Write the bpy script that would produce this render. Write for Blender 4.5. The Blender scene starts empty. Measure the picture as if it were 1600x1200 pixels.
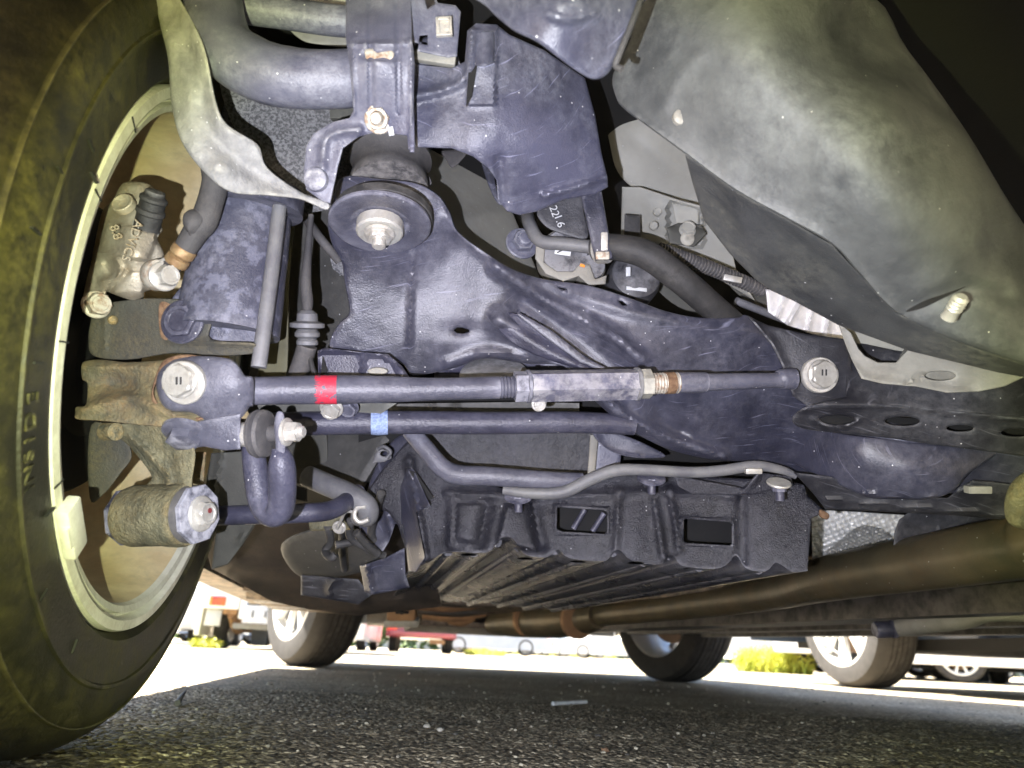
import bpy, bmesh, math, random
import numpy as np
from mathutils import Vector, Matrix, noise
from mathutils.geometry import delaunay_2d_cdt
random.seed(4); np.random.seed(4)
C = bpy.context.scene.collection
# ------------------------------------------------------------------ camera, sky, sun, torch, exposure
PITCH, ROLL, CAM_H, FPX = math.radians(21.5), math.radians(2.634), 0.085, 1067.0
CAM = Vector((0, 0, CAM_H))
Fw = Vector((0, math.cos(PITCH), math.sin(PITCH)))
_R = Vector((1, 0, 0)); _U = _R.cross(Fw)
Rt = _R*math.cos(ROLL) + _U*math.sin(ROLL)
Up = -_R*math.sin(ROLL) + _U*math.cos(ROLL)
cam = bpy.data.cameras.new('camera'); camo = bpy.data.objects.new('camera', cam); C.objects.link(camo)
M3 = Matrix((Rt, Up, -Fw)).transposed()
camo.matrix_world = Matrix.Translation(CAM) @ M3.to_4x4()
cam.lens = 24.0; cam.sensor_width = 36.0; cam.clip_start = 0.01; cam.clip_end = 3000
cam.dof.use_dof = True; cam.dof.focus_distance = 0.60; cam.dof.aperture_fstop = 8.0
bpy.context.scene.camera = camo
sc = bpy.context.scene
w = bpy.data.worlds.new('World'); sc.world = w; w.use_nodes = True
SUN_EL, SUN_AZ = math.radians(60), math.radians(-68)      # azimuth from +Y, clockwise
nt = w.node_tree; sky = nt.nodes.new('ShaderNodeTexSky'); sky.sky_type = 'NISHITA'; sky.sun_disc = False
sky.sun_elevation = SUN_EL; sky.sun_rotation = SUN_AZ
bgn = nt.nodes['Background']; bgn.inputs['Strength'].default_value = 0.05
nt.links.new(sky.outputs[0], bgn.inputs['Color'])
sl = bpy.data.lights.new('sun', 'SUN'); sl.energy = 5.0; sl.angle = math.radians(1.5); sl.color = (1.0, 0.93, 0.82)
so = bpy.data.objects.new('sun', sl); C.objects.link(so)
sd = Vector((math.sin(SUN_AZ)*math.cos(SUN_EL), math.cos(SUN_AZ)*math.cos(SUN_EL), math.sin(SUN_EL)))
so.rotation_euler = (-sd).to_track_quat('-Z', 'Y').to_euler()
# the phone's torch, beside the lens; its beam is violet-white inside a yellow-green ring
TORCH_W = 3.1
tl = bpy.data.lights.new('torch', 'POINT'); tl.energy = TORCH_W; tl.shadow_soft_size = 0.0025
to = bpy.data.objects.new('torch', tl); C.objects.link(to)
to.matrix_world = Matrix.Translation(CAM + Rt*-0.045 + Up*-0.022) @ M3.to_4x4() @ Matrix.Rotation(math.radians(-5), 4, 'Y')
tl.use_nodes = True; tn = tl.node_tree; em = tn.nodes['Emission']
tc = tn.nodes.new('ShaderNodeTexCoord'); sx = tn.nodes.new('ShaderNodeSeparateXYZ')
ac = tn.nodes.new('ShaderNodeMath'); ac.operation = 'ARCCOSINE'
dv = tn.nodes.new('ShaderNodeMath'); dv.operation = 'DIVIDE'; dv.inputs[1].default_value = math.pi/2
ngt = tn.nodes.new('ShaderNodeMath'); ngt.operation = 'MULTIPLY'; ngt.inputs[1].default_value = -1
rp = tn.nodes.new('ShaderNodeValToRGB')
tn.links.new(tc.outputs['Normal'], sx.inputs[0]); tn.links.new(sx.outputs['Z'], ngt.inputs[0])
tn.links.new(ngt.outputs[0], ac.inputs[0]); tn.links.new(ac.outputs[0], dv.inputs[0]); tn.links.new(dv.outputs[0], rp.inputs[0])
el = rp.color_ramp.elements
el[0].position = 0.0; el[0].color = (0.86, 0.86, 1.0, 1)
el[1].position = 0.50; el[1].color = (0.0, 0.0, 0.0, 1)
for p_, c_ in ((0.24, (0.86, 0.86, 1.0, 1)), (0.345, (0.78, 0.80, 0.84, 1)), (0.385, (0.66, 0.71, 0.40, 1)), (0.425, (0.44, 0.46, 0.12, 1)), (0.465, (0.10, 0.09, 0.02, 1))):
    e_ = el.new(p_); e_.color = c_
tn.links.new(rp.outputs[0], em.inputs['Color'])
vs = sc.view_settings; vs.view_transform = 'Standard'; vs.look = 'None'; vs.gamma = 1; vs.use_curve_mapping = False
vs.exposure = 3.25
sc.display_settings.display_device = 'sRGB'
# ------------------------------------------------------------------ frames of reference
def P(x, y, d): return CAM + (Fw + Rt*((x-800)/FPX) - Up*((y-600)/FPX))*d     # a point seen at (x, y), d metres ahead
def PZ(x, y, z):
    r = Fw + Rt*((x-800)/FPX) - Up*((y-600)/FPX); return CAM + r*((z-CAM_H)/r.z)
def AX(x, y, z): return (Rt*x + Up*y - Fw*z).normalized()                      # right, up, towards the lens
YAW = -0.1797
cf = Vector((math.sin(YAW), math.cos(YAW), 0)); cr = Vector((math.cos(YAW), -math.sin(YAW), 0)); UPZ = Vector((0, 0, 1))
O0 = Vector((-0.2967, 0.5625, 0))
def K(u, v, z): return O0 + cr*u + cf*v + UPZ*z                                # car axes: right, forward, height
# ------------------------------------------------------------------ materials
def mat(name, c1, c2=None, scale=60, rough=.55, metal=0, bump=.15, bscale=900, dust=None, dusta=.35, dscale=14, speck=0, speckc=(.6, .6, .62), lo=.38, hi=.62, scr=0, spec=.5, coat=0):
    m = bpy.data.materials.new(name); m.use_nodes = True; n = m.node_tree.nodes; L = m.node_tree.links
    b = n['Principled BSDF']; b.inputs['Roughness'].default_value = rough; b.inputs['Metallic'].default_value = metal
    b.inputs['Specular IOR Level'].default_value = spec; b.inputs['Coat Weight'].default_value = coat
    t = n.new('ShaderNodeTexCoord')
    def nz(s, det=5, r=.6):
        q = n.new('ShaderNodeTexNoise'); q.inputs['Scale'].default_value = s; q.inputs['Detail'].default_value = det; q.inputs['Roughness'].default_value = r
        L.new(t.outputs['Object'], q.inputs['Vector']); return q.outputs['Fac']
    def ramp(src, a, z):
        r = n.new('ShaderNodeMapRange'); r.inputs[1].default_value = a; r.inputs[2].default_value = z; L.new(src, r.inputs[0]); return r.outputs[0]
    def mix(f, a, c):
        x = n.new('ShaderNodeMix'); x.data_type = 'RGBA'
        if isinstance(f, float): x.inputs[0].default_value = f
        else: L.new(f, x.inputs[0])
        for i, v in ((6, a), (7, c)):
            if isinstance(v, tuple): x.inputs[i].default_value = (*v, 1)
            else: L.new(v, x.inputs[i])
        return x.outputs[2]
    col = mix(ramp(nz(scale), lo, hi), c1, c2 if c2 else tuple(v*.75 for v in c1))
    if dust:
        mu = n.new('ShaderNodeMath'); mu.operation = 'MULTIPLY'; mu.inputs[1].default_value = dusta*2
        pr = n.new('ShaderNodeMath'); pr.operation = 'MULTIPLY'
        L.new(ramp(nz(dscale, 7, .68), .42, .66), pr.inputs[0]); L.new(ramp(nz(dscale*14, 5, .75), .30, .68), pr.inputs[1]); L.new(pr.outputs[0], mu.inputs[0])
        cl = n.new('ShaderNodeClamp'); L.new(mu.outputs[0], cl.inputs[0]); dm = cl.outputs[0]
        col = mix(dm, col, dust)
        ge = n.new('ShaderNodeNewGeometry'); pm = n.new('ShaderNodeMath'); pm.operation = 'MULTIPLY'
        L.new(ramp(ge.outputs['Pointiness'], .53, .66), pm.inputs[0]); L.new(ramp(nz(dscale*5, 4, .7), .38, .60), pm.inputs[1])
        col = mix(pm.outputs[0], col, tuple(min(.6, v*1.35+.03) for v in dust))
        rr = n.new('ShaderNodeMapRange'); rr.inputs[3].default_value = rough; rr.inputs[4].default_value = min(1, rough+.3); L.new(dm, rr.inputs[0]); L.new(rr.outputs[0], b.inputs['Roughness'])
    if speck:
        v = n.new('ShaderNodeTexVoronoi'); v.inputs['Scale'].default_value = 230; L.new(t.outputs['Object'], v.inputs['Vector'])
        r = n.new('ShaderNodeMapRange'); r.inputs[1].default_value = .16; r.inputs[2].default_value = .10; L.new(v.outputs['Distance'], r.inputs[0])
        g = n.new('ShaderNodeMath'); g.operation = 'GREATER_THAN'; g.inputs[1].default_value = 1-speck
        s = n.new('ShaderNodeSeparateColor'); L.new(v.outputs['Color'], s.inputs[0]); L.new(s.outputs[0], g.inputs[0])
        q = n.new('ShaderNodeMath'); q.operation = 'MULTIPLY'; L.new(r.outputs[0], q.inputs[0]); L.new(g.outputs[0], q.inputs[1])
        col = mix(q.outputs[0], col, speckc)
    if scr:
        mp = n.new('ShaderNodeMapping'); mp.inputs['Rotation'].default_value = (.3, .5, .6); mp.inputs['Scale'].default_value = (30, 900, 30)
        L.new(t.outputs['Object'], mp.inputs[0]); q = n.new('ShaderNodeTexNoise'); q.inputs['Scale'].default_value = 1; q.inputs['Detail'].default_value = 3
        L.new(mp.outputs[0], q.inputs['Vector'])
        col = mix(ramp(q.outputs['Fac'], .66-scr*.1, .78), col, tuple(min(1, v*2.6+.05) for v in c1))
    L.new(col, b.inputs['Base Color'])
    if bump:
        bp = n.new('ShaderNodeBump'); bp.inputs['Strength'].default_value = bump; bp.inputs['Distance'].default_value = .0012
        L.new(nz(bscale, 4, .65), bp.inputs['Height']); L.new(bp.outputs[0], b.inputs['Normal'])
    return m
DUSTC = (.23, .23, .28); OLV = (.20, .20, .12)
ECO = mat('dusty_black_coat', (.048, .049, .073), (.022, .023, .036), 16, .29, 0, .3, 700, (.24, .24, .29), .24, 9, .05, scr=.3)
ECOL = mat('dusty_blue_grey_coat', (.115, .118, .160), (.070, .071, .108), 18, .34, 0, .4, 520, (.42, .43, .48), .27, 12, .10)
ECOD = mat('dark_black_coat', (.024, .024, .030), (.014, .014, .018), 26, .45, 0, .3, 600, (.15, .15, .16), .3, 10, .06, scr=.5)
LINK = mat('grey_link_coat', (.098, .099, .130), (.060, .061, .083), 40, .34, 0, .45, 500, (.27, .27, .31), .24, 17, .06)
LINKD = mat('dark_link_coat', (.050, .050, .078), (.030, .030, .048), 35, .32, 0, .5, 480, (.19, .19, .24), .25, 15, .07)
TUBE = mat('grey_tube_coat', (.15, .15, .15), (.10, .10, .11), 50, .5, 0, .2, 800, (.22, .22, .23), .3, 20)
IRON = mat('rusty_olive_cast_iron', (.22, .19, .10), (.075, .075, .055), 60, .65, 0, 1.4, 340, (.24, .14, .05), .40, 22, 0, lo=.35, hi=.65)
IRONG = mat('green_grey_cast_iron', (.20, .185, .11), (.085, .085, .055), 60, .65, 0, 2.0, 300, (.26, .18, .06), .25, 20)
RUST = mat('rust', (.22, .135, .075), (.12, .065, .035), 160, .85, 0, .8, 500)
ALU = mat('cast_aluminium', (.54, .50, .42), (.34, .30, .24), 55, .42, .35, .7, 380, (.34, .25, .14), .35, 24)
STEEL = mat('zinc_steel', (.62, .60, .56), (.46, .44, .40), 120, .36, .45, .4, 500, (.50, .45, .38), .25, 60)
STEELR = mat('rusty_zinc_steel', (.50, .47, .40), (.24, .13, .07), 180, .55, .3, .4, 500, lo=.45, hi=.70)
BRASS = mat('stained_fitting', (.38, .26, .13), (.22, .13, .06), 120, .5, .4, .3)
RUB = mat('black_rubber', (.032, .031, .031), (.022, .022, .022), 40, .6, 0, .35, 700, (.11, .105, .10), .3, 16)
RUBG = mat('grey_dusty_rubber', (.075, .072, .072), (.05, .048, .05), 50, .7, 0, .4, 700, (.15, .14, .13), .35, 20)
TYRE = mat('tyre_rubber', (.020, .019, .014), (.010, .010, .008), 9, .48, 0, .45, 380, (.17, .15, .055), .42, 9)
TREAD = mat('worn_tread_rubber', (.022, .020, .019), (.015, .014, .013), 30, .8, 0, .3, 300, (.06, .055, .05), .25, 9)
LIP = mat('pale_wheel_paint', (.82, .81, .70), (.74, .73, .62), 60, .4, 0, .1, 600, (.30, .27, .2), .3, 20)
BARREL = mat('tan_dusty_wheel_paint', (.84, .70, .44), (.70, .55, .32), 30, .6, 0, .2, 500, (.50, .44, .30), .4, 12)
DISC = mat('brown_brake_disc', (.20, .12, .07), (.15, .09, .05), 40, .6, .1, .2, 400)
SHLD = mat('dusty_grey_shield', (.34, .34, .335), (.20, .20, .205), 60, .7, 0, .8, 400, (.40, .39, .33), .35, 18, .15)
FELT = mat('speckled_grey_liner', (.24, .24, .25), (.09, .09, .095), 420, .9, 0, 1.2, 700, (.25, .25, .25), .2, 14, lo=.42, hi=.58)
PLAST = mat('grained_black_plastic', (.026, .026, .035), (.015, .015, .020), 24, .26, 0, 1.0, 620, (.15, .15, .17), .22, 9, .06)
COVER = mat('scuffed_plastic_cover', (.072, .074, .112), (.036, .037, .058), 14, .34, 0, .35, 700, (.27, .28, .33), .30, 13, .06, scr=.15)
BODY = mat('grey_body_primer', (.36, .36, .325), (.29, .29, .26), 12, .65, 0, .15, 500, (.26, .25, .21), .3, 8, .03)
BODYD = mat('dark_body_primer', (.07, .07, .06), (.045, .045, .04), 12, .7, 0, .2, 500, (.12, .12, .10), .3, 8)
TANK = mat('grey_tank', (.075, .074, .070), (.048, .048, .045), 10, .6, 0, .2, 400, (.18, .175, .16), .3, 9, .05)
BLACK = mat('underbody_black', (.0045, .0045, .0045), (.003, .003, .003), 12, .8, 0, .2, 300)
UNDER = mat('underbody_dark_brown', (.035, .029, .024), (.015, .013, .011), 14, .6, 0, .3, 250, (.13, .095, .065), .3, 6)
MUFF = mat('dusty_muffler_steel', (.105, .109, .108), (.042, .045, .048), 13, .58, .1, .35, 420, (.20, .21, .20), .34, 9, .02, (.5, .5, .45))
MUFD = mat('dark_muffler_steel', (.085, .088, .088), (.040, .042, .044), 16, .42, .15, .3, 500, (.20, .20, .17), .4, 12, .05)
PIPE = mat('olive_exhaust_pipe', (.13, .108, .066), (.075, .068, .044), 16, .36, .4, .25, 500, (.15, .095, .045), .35, 7, .05)
FOIL = mat('dimpled_aluminium_shield', (.90, .90, .88), (.78, .78, .76), 60, .40, .25, .1, 600)
LGT = mat('light_grey_bracket', (.26, .25, .22), (.20, .19, .165), 26, .6, 0, .3, 500, (.34, .33, .28), .3, 12, .05)
REDP = mat('red_paint_mark', (.62, .03, .06), (.50, .02, .04), 300, .5, 0, .3)
REDT = mat('red_tip', (.22, .04, .04), None, 100, .5)
BLUP = mat('blue_chalk_mark', (.36, .46, .70), (.18, .24, .42), 420, .8, 0, .4, lo=.3, hi=.6)
WPL = mat('white_plastic', (.62, .64, .66), None, 50, .4, 0, 0)
SILV = mat('silver_wheel_paint', (.60, .60, .58), (.52, .52, .5), 10, .35, .3, 0)
WHITE = mat('white_car_paint', (.78, .78, .76), (.70, .70, .68), 2, .3, 0, 0, coat=.5)
MAROON = mat('maroon_car_paint', (.32, .055, .07), (.26, .05, .06), 2, .3, 0, 0, coat=.5)
SILC = mat('silver_car_paint', (.45, .47, .5), (.40, .42, .44), 2, .3, .2, 0, coat=.5)
BLUC = mat('blue_car_paint', (.10, .14, .24), (.08, .12, .20), 2, .3, .2, 0, coat=.5)
GLS = mat('dark_car_glass', (.03, .04, .045), None, 3, .08, 0, 0)
LRED = mat('red_lamp_lens', (.75, .03, .04), (.8, .12, .03), 8, .2, 0, 0)
LORG = mat('orange_lamp_lens', (.85, .25, .03), None, 8, .2, 0, 0)
WOOD = mat('rusty_brown_axle', (.30, .17, .08), (.18, .10, .05), 14, .8, 0, .3, 100)
INK = mat('dark_ink', (.03, .03, .03), None, 30, .6, 0, 0)
CARB = mat('own_car_paint', (.30, .31, .32), None, 2, .3, .3, 0, coat=.6)
# ------------------------------------------------------------------ object helpers
ROOT = None; ROOTLOC = Vector((0, 0, 0))
def link(name, me, m, parent, label=None, kind=None, sharp=35, smooth=True):
    o = bpy.data.objects.new(name, me); C.objects.link(o)
    if m: 
        if not me.materials: me.materials.append(m)
    if smooth and len(me.polygons):
        me.shade_smooth(); me.set_sharp_from_angle(angle=math.radians(sharp))
    if parent is not None:
        o.parent = parent
        if parent.type == 'EMPTY' and parent.get('wc'): o.location = -parent.location
    if label: o['label'] = label
    if kind: o['kind'] = kind
    return o
def thing(name, label, cat, loc=(0, 0, 0), rz=0, group=None, wc=False):
    o = bpy.data.objects.new(name, None); C.objects.link(o); o.location = loc; o.rotation_euler = (0, 0, rz); o.empty_display_size = .1
    o['label'] = label; o['category'] = cat
    if group: o['group'] = group
    if wc: o['wc'] = 1
    return o
def pyd(name, vs_, fs, m, parent, **kw):
    me = bpy.data.meshes.new(name); me.from_pydata([tuple(v) for v in vs_], [], fs); me.validate(); me.update()
    bm = bmesh.new(); bm.from_mesh(me); bmesh.ops.recalc_face_normals(bm, faces=bm.faces); bm.to_mesh(me); bm.free()
    return link(name, me, m, parent, **kw)
def cat(pts, n=6, closed=False):
    a = [np.array(p, float) for p in pts]
    N = len(a); out = []
    for i in range(N if closed else N-1):
        if closed: p0, p1, p2, p3 = a[(i-1) % N], a[i], a[(i+1) % N], a[(i+2) % N]
        else: p1, p2 = a[i], a[i+1]; p0 = a[i-1] if i else 2*p1-p2; p3 = a[i+2] if i+2 < N else 2*p2-p1
        for k in range(n):
            t = k/n; out.append(.5*((2*p1)+(-p0+p2)*t+(2*p0-5*p1+4*p2-p3)*t*t+(-p0+3*p1-3*p2+p3)*t**3))
    if not closed: out.append(a[-1])
    return out
def tube(name, pts, rad, m, parent, n=6, seg=16, flat=1, ang=0, poly=None, rough=0, **kw):
    """pts in world space, rad one value or one per point; swept round section"""
    if not hasattr(rad, '__len__'): rad = [rad]*len(pts)
    q = cat([(*p, r) for p, r in zip(pts, rad)], n) if len(pts) > 2 else cat([(*p, r) for p, r in zip(pts, rad)], max(2, n))
    if poly: seg = poly
    V = []; Fc = []; up = None
    for i, a in enumerate(q):
        p = Vector(a[:3]); t = (Vector(q[min(i+1, len(q)-1)][:3]) - Vector(q[max(i-1, 0)][:3]))
        if t.length < 1e-9: t = Vector((0, 0, 1))
        t.normalize()
        if up is None:
            up = Vector(AX(0, 0, 1)); 
            if abs(up.dot(t)) > .9: up = Vector(AX(0, 1, 0))
        up = (up - t*up.dot(t)).normalized(); s = t.cross(up)
        for k in range(seg):
            th = 2*math.pi*k/seg + ang; r = a[3]
            if rough: r *= 1 + rough*noise.noise(p*60 + Vector((k*.7, 0, 0)))
            V.append(p + up*math.cos(th)*r*flat + s*math.sin(th)*r)
    for i in range(len(q)-1):
        for k in range(seg): Fc.append((i*seg+k, i*seg+(k+1) % seg, (i+1)*seg+(k+1) % seg, (i+1)*seg+k))
    Fc.append(tuple(range(seg))); Fc.append(tuple((len(q)-1)*seg+k for k in range(seg)))
    return pyd(name, V, Fc, m, parent, **kw)
def frame(ax):
    z = Vector(ax).normalized(); x = z.cross(UPZ)
    if x.length < .05: x = z.cross(Vector((1, 0, 0)))
    x.normalize(); return x, z.cross(x).normalized(), z
def lathe(name, c, ax, prof, m, parent, seg=40, hexs=None, rot=0, arc=None, **kw):
    """prof: list of (radius, height along axis); hexs = indices whose section is hexagonal"""
    x, y, z = frame(ax); c = Vector(c); V = []; Fc = []
    for i, (r, t) in enumerate(prof):
        for k in range(seg):
            th = 2*math.pi*k/seg + rot; rr = r
            if hexs and i in hexs:
                a = (th-rot) % (math.pi/3) - math.pi/6; rr = r*math.cos(math.pi/6)/math.cos(a)
            V.append(c + x*math.cos(th)*rr + y*math.sin(th)*rr + z*t)
    n = len(prof)
    for i in range(n-1):
        for k in range(seg): Fc.append((i*seg+k, i*seg+(k+1) % seg, (i+1)*seg+(k+1) % seg, (i+1)*seg+k))
    if prof[0][0] > 1e-6 and kw.pop('cap0', True): Fc.append(tuple(range(seg)))
    kw.pop('cap0', None)
    if prof[-1][0] > 1e-6 and kw.pop('cap1', True): Fc.append(tuple((n-1)*seg+k for k in range(seg)))
    kw.pop('cap1', None)
    return pyd(name, V, Fc, m, parent, **kw)
def bolt(c, ax, r, m, parent, name='bolt', flange=1.35, h=.9, stud=0, rot=.2, washer=None, wm=None, dish=True, marks=None, **kw):
    """hexagonal head of corner radius r seated at c"""
    hh = r*h; o = None
    c = Vector(c); z = Vector(ax).normalized()
    prof = [(r*flange, 0), (r*flange, r*.14), (r*flange*.93, r*.22), (r*1.0, r*.26), (r, hh*.88), (r*.86, hh)]
    hx = {3, 4}
    if dish: prof += [(r*.66, hh), (r*.60, hh-r*.06)]
    if stud: prof += [(r*.55, hh), (r*.55, hh+stud*.2)] + [(r*(.55 if k % 2 else .49), hh+stud*(.2+.7*k/8)) for k in range(9)] + [(r*.42, hh+stud)]
    o = lathe(name, c, z, prof, m, parent, seg=36, hexs=hx, rot=rot, sharp=28, **kw)
    if washer: lathe('washer', c - z*r*.02, z, [(washer, -r*.30), (washer, -r*.06), (washer*.96, 0), (r*.9, 0)], wm or m, o if parent and parent.type == 'MESH' and parent.parent and parent.parent.type == 'EMPTY' and False else parent, seg=40)
    if marks:
        x, y, _ = frame(z)
        for s in marks:
            b = c + z*(hh) + x*s[0]*r + y*s[1]*r
            pyd_box('head_mark', b, (x*s[2]*r, y*s[3]*r, z*.0005), m, o if not deep(o) else parent)
    return o
def deep(o):
    k = 0
    while o.parent is not None: o = o.parent; k += 1
    return k >= 2
def pyd_box(name, c, hv, m, parent, **kw):
    c = Vector(c); a, b, d = [Vector(h) for h in hv]
    V = [c+a*i+b*j+d*k for i in (-1, 1) for j in (-1, 1) for k in (-1, 1)]
    Fc = [(0, 1, 3, 2), (4, 6, 7, 5), (0, 4, 5, 1), (2, 3, 7, 6), (0, 2, 6, 4), (1, 5, 7, 3)]
    o = pyd(name, V, Fc, m, parent, smooth=False, **kw)
    return o
def rbox(name, c, hv, m, parent, bev=.15, **kw):
    o = pyd_box(name, c, hv, m, parent, **kw); s = min(Vector(h).length for h in hv)*bev*2
    bm = bmesh.new(); bm.from_mesh(o.data); bmesh.ops.bevel(bm, geom=bm.edges[:], offset=s, segments=2, affect='EDGES', profile=.6); bm.to_mesh(o.data); bm.free()
    o.data.shade_smooth(); o.data.set_sharp_from_angle(angle=.7); return o
def inside(poly, X, Y):
    r = np.zeros(X.shape, bool); n = len(poly)
    for i in range(n):
        x1, y1 = poly[i]; x2, y2 = poly[(i+1) % n]
        c = ((y1 > Y) != (y2 > Y)); den = (y2-y1) if y2 != y1 else 1e-9
        r ^= c & (X < (x2-x1)*(Y-y1)/den + x1)
    return r
def segdist(poly, X, Y, closed=True):
    D = np.full(X.shape, 1e9); n = len(poly)
    for i in range(n if closed else n-1):
        x1, y1 = poly[i]; x2, y2 = poly[(i+1) % n]; dx, dy = x2-x1, y2-y1; L = dx*dx+dy*dy+1e-9
        t = np.clip(((X-x1)*dx+(Y-y1)*dy)/L, 0, 1); D = np.minimum(D, np.hypot(X-x1-t*dx, Y-y1-t*dy))
    return D
def tps(ctrl):
    c = np.array(ctrl, float); n = len(c)
    if n < 4:
        A = np.c_[np.ones(n), c[:, :2]] if n == 3 else np.ones((n, 1)); s, *_ = np.linalg.lstsq(A, c[:, 2], rcond=None)
        return lambda X, Y: (s[0]+s[1]*X+s[2]*Y) if n == 3 else s[0]+0*X
    def k(r2): return np.where(r2 > 0, r2*np.log(r2+1e-12), 0)
    S = 400.; q = c[:, :2]/S; r2 = ((q[:, None]-q[None])**2).sum(-1)
    A = np.zeros((n+3, n+3)); A[:n, :n] = k(r2)+np.eye(n)*1e-5; A[:n, n] = 1; A[:n, n+1:] = q; A[n:, :n] = A[:n, n:].T
    s = np.linalg.lstsq(A, np.r_[c[:, 2], 0, 0, 0], rcond=None)[0]
    def fn(X, Y):
        X = np.asarray(X, float)/S; Y = np.asarray(Y, float)/S; o = s[n]+s[n+1]*X+s[n+2]*Y
        for i in range(n): o = o + s[i]*k((X-q[i, 0])**2+(Y-q[i, 1])**2)
        return o
    return fn
def resample(poly, step, smooth):
    if smooth: poly = [tuple(p[:2]) for p in cat(poly, 5, True)]
    out = []
    for i in range(len(poly)):
        a = np.array(poly[i], float); b = np.array(poly[(i+1) % len(poly)], float); L = np.hypot(*(b-a)); k = max(1, int(round(L/step)))
        if L < .4: continue
        for j in range(k): out.append(tuple(a+(b-a)*j/k))
    return out
def relief(name, outline, ctrl, m, parent, holes=(), feats=(), t=.003, step=7, smooth=True, edge=4, er=.0015, und=.0004, hsmooth=True, **kw):
    """a formed sheet or casting: outline traced, every point at its own distance, real thickness t (m), rolled edge"""
    oc = resample(outline, step*.7, smooth); hs = [resample(h, step*.6, hsmooth) for h in holes]
    pts = list(oc); cons = [[i, (i+1) % len(oc)] for i in range(len(oc))]
    for h in hs:
        b = len(pts); pts += h; cons += [[b+i, b+(i+1) % len(h)] for i in range(len(h))]
    x0, y0 = np.min(oc, 0); x1, y1 = np.max(oc, 0)
    gx, gy = np.meshgrid(np.arange(x0, x1, step), np.arange(y0, y1, step*.87)); gx = gx + (np.arange(gx.shape[0]) % 2)[:, None]*step*.5
    gx, gy = gx.ravel(), gy.ravel(); keep = inside(oc, gx, gy); D = segdist(oc, gx, gy)
    for h in hs: keep &= ~inside(h, gx, gy); D = np.minimum(D, segdist(h, gx, gy))
    keep &= D > max(step*.55, edge*1.05 if edge else 0)
    inner = list(zip(gx[keep], gy[keep]))
    if edge:
        for ring, sgn in [(oc, 1)]+[(h, -1) for h in hs]:
            for fr in (.25, .95):
                n = len(ring)
                for i in range(n):
                    ax_, ay = ring[i-1]; bx, by = ring[(i+1) % n]; tx, ty = bx-ax_, by-ay; l = math.hypot(tx, ty)+1e-9
                    for s in (1, -1):
                        qx, qy = ring[i][0]-ty/l*edge*fr*s, ring[i][1]+tx/l*edge*fr*s
                        inner.append((qx, qy))
        a = np.array(inner); k = inside(oc, a[:, 0], a[:, 1]); D = segdist(oc, a[:, 0], a[:, 1])
        for h in hs: k &= ~inside(h, a[:, 0], a[:, 1]); D = np.minimum(D, segdist(h, a[:, 0], a[:, 1]))
        k &= D > edge*.2; a = a[k]
        r = set(); b_ = []
        for q in a:
            key = (round(q[0]/1.2), round(q[1]/1.2))
            if key in r: continue
            r.add(key); b_.append(tuple(q))
        inner = b_
    pts += inner
    res = delaunay_2d_cdt([Vector(p) for p in pts], cons, [], 0, 1e-4, True)
    V2 = np.array([tuple(v) for v in res[0]]); T = np.array([tuple(f) for f in res[2] if len(f) == 3])
    cen = V2[T].mean(1); ok = inside(oc, cen[:, 0], cen[:, 1])
    for h in hs: ok &= ~inside(h, cen[:, 0], cen[:, 1])
    T = T[ok]; X, Y = V2[:, 0], V2[:, 1]
    d = (ctrl if callable(ctrl) else tps(ctrl))(X, Y) + 0*X
    for f in feats:
        if f[0] == 'ridge':          # polyline, width px, height m (towards the lens)
            q = [tuple(p[:2]) for p in cat(f[1], 4)] if len(f[1]) > 2 else f[1]
            d = d - f[3]*np.exp(-(segdist(q, X, Y, False)/f[2])**2)
        elif f[0] == 'flat':         # flat-topped bead
            q = [tuple(p[:2]) for p in cat(f[1], 4)] if len(f[1]) > 2 else f[1]
            s = np.clip(1.5-segdist(q, X, Y, False)/f[2], 0, 1); d = d - f[3]*s*s*(3-2*s)
        elif f[0] == 'dish':
            d = d - f[5]*np.exp(-(((X-f[1])/f[3])**2+((Y-f[2])/f[4])**2))
        elif f[0] == 'poly':         # raised plateau with sloped sides
            q = f[1]; s = segdist(q, X, Y)*np.where(inside(q, X, Y), 1, -1); s = np.clip(s/f[2]+.5, 0, 1); d = d - f[3]*s*s*(3-2*s)
    if und: d = d + np.array([noise.noise(Vector((x/45, y/45, 3.1))) + .4*noise.noise(Vector((x/14, y/14, 8))) for x, y in zip(X, Y)])*und
    D = segdist(oc, X, Y)
    for h in hs: D = np.minimum(D, segdist(h, X, Y))
    if edge:
        s = np.clip(1-D/edge, 0, 1); d = d + er*(1-np.sqrt(np.maximum(0, 1-s*s)))
    n = len(V2); Vs = [P(x, y, q) for x, y, q in zip(X, Y, d)]
    cx, cy = X.mean(), Y.mean()
    sh = 1.0
    Vb = [P(x, y, q+t) for x, y, q in zip(X, Y, d)]
    Fc = [tuple(f) for f in T] + [tuple(reversed([i+n for i in f])) for f in T]
    from collections import Counter
    E = Counter(); dirn = {}
    for f in T:
        for a, b in ((f[0], f[1]), (f[1], f[2]), (f[2], f[0])): E[(min(a, b), max(a, b))] += 1; dirn[(min(a, b), max(a, b))] = (a, b)
    for e, c_ in E.items():
        if c_ == 1: a, b = dirn[e]; Fc.append((b, a, a+n, b+n))
    return pyd(name, Vs+Vb, Fc, m, parent, **kw)
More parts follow.
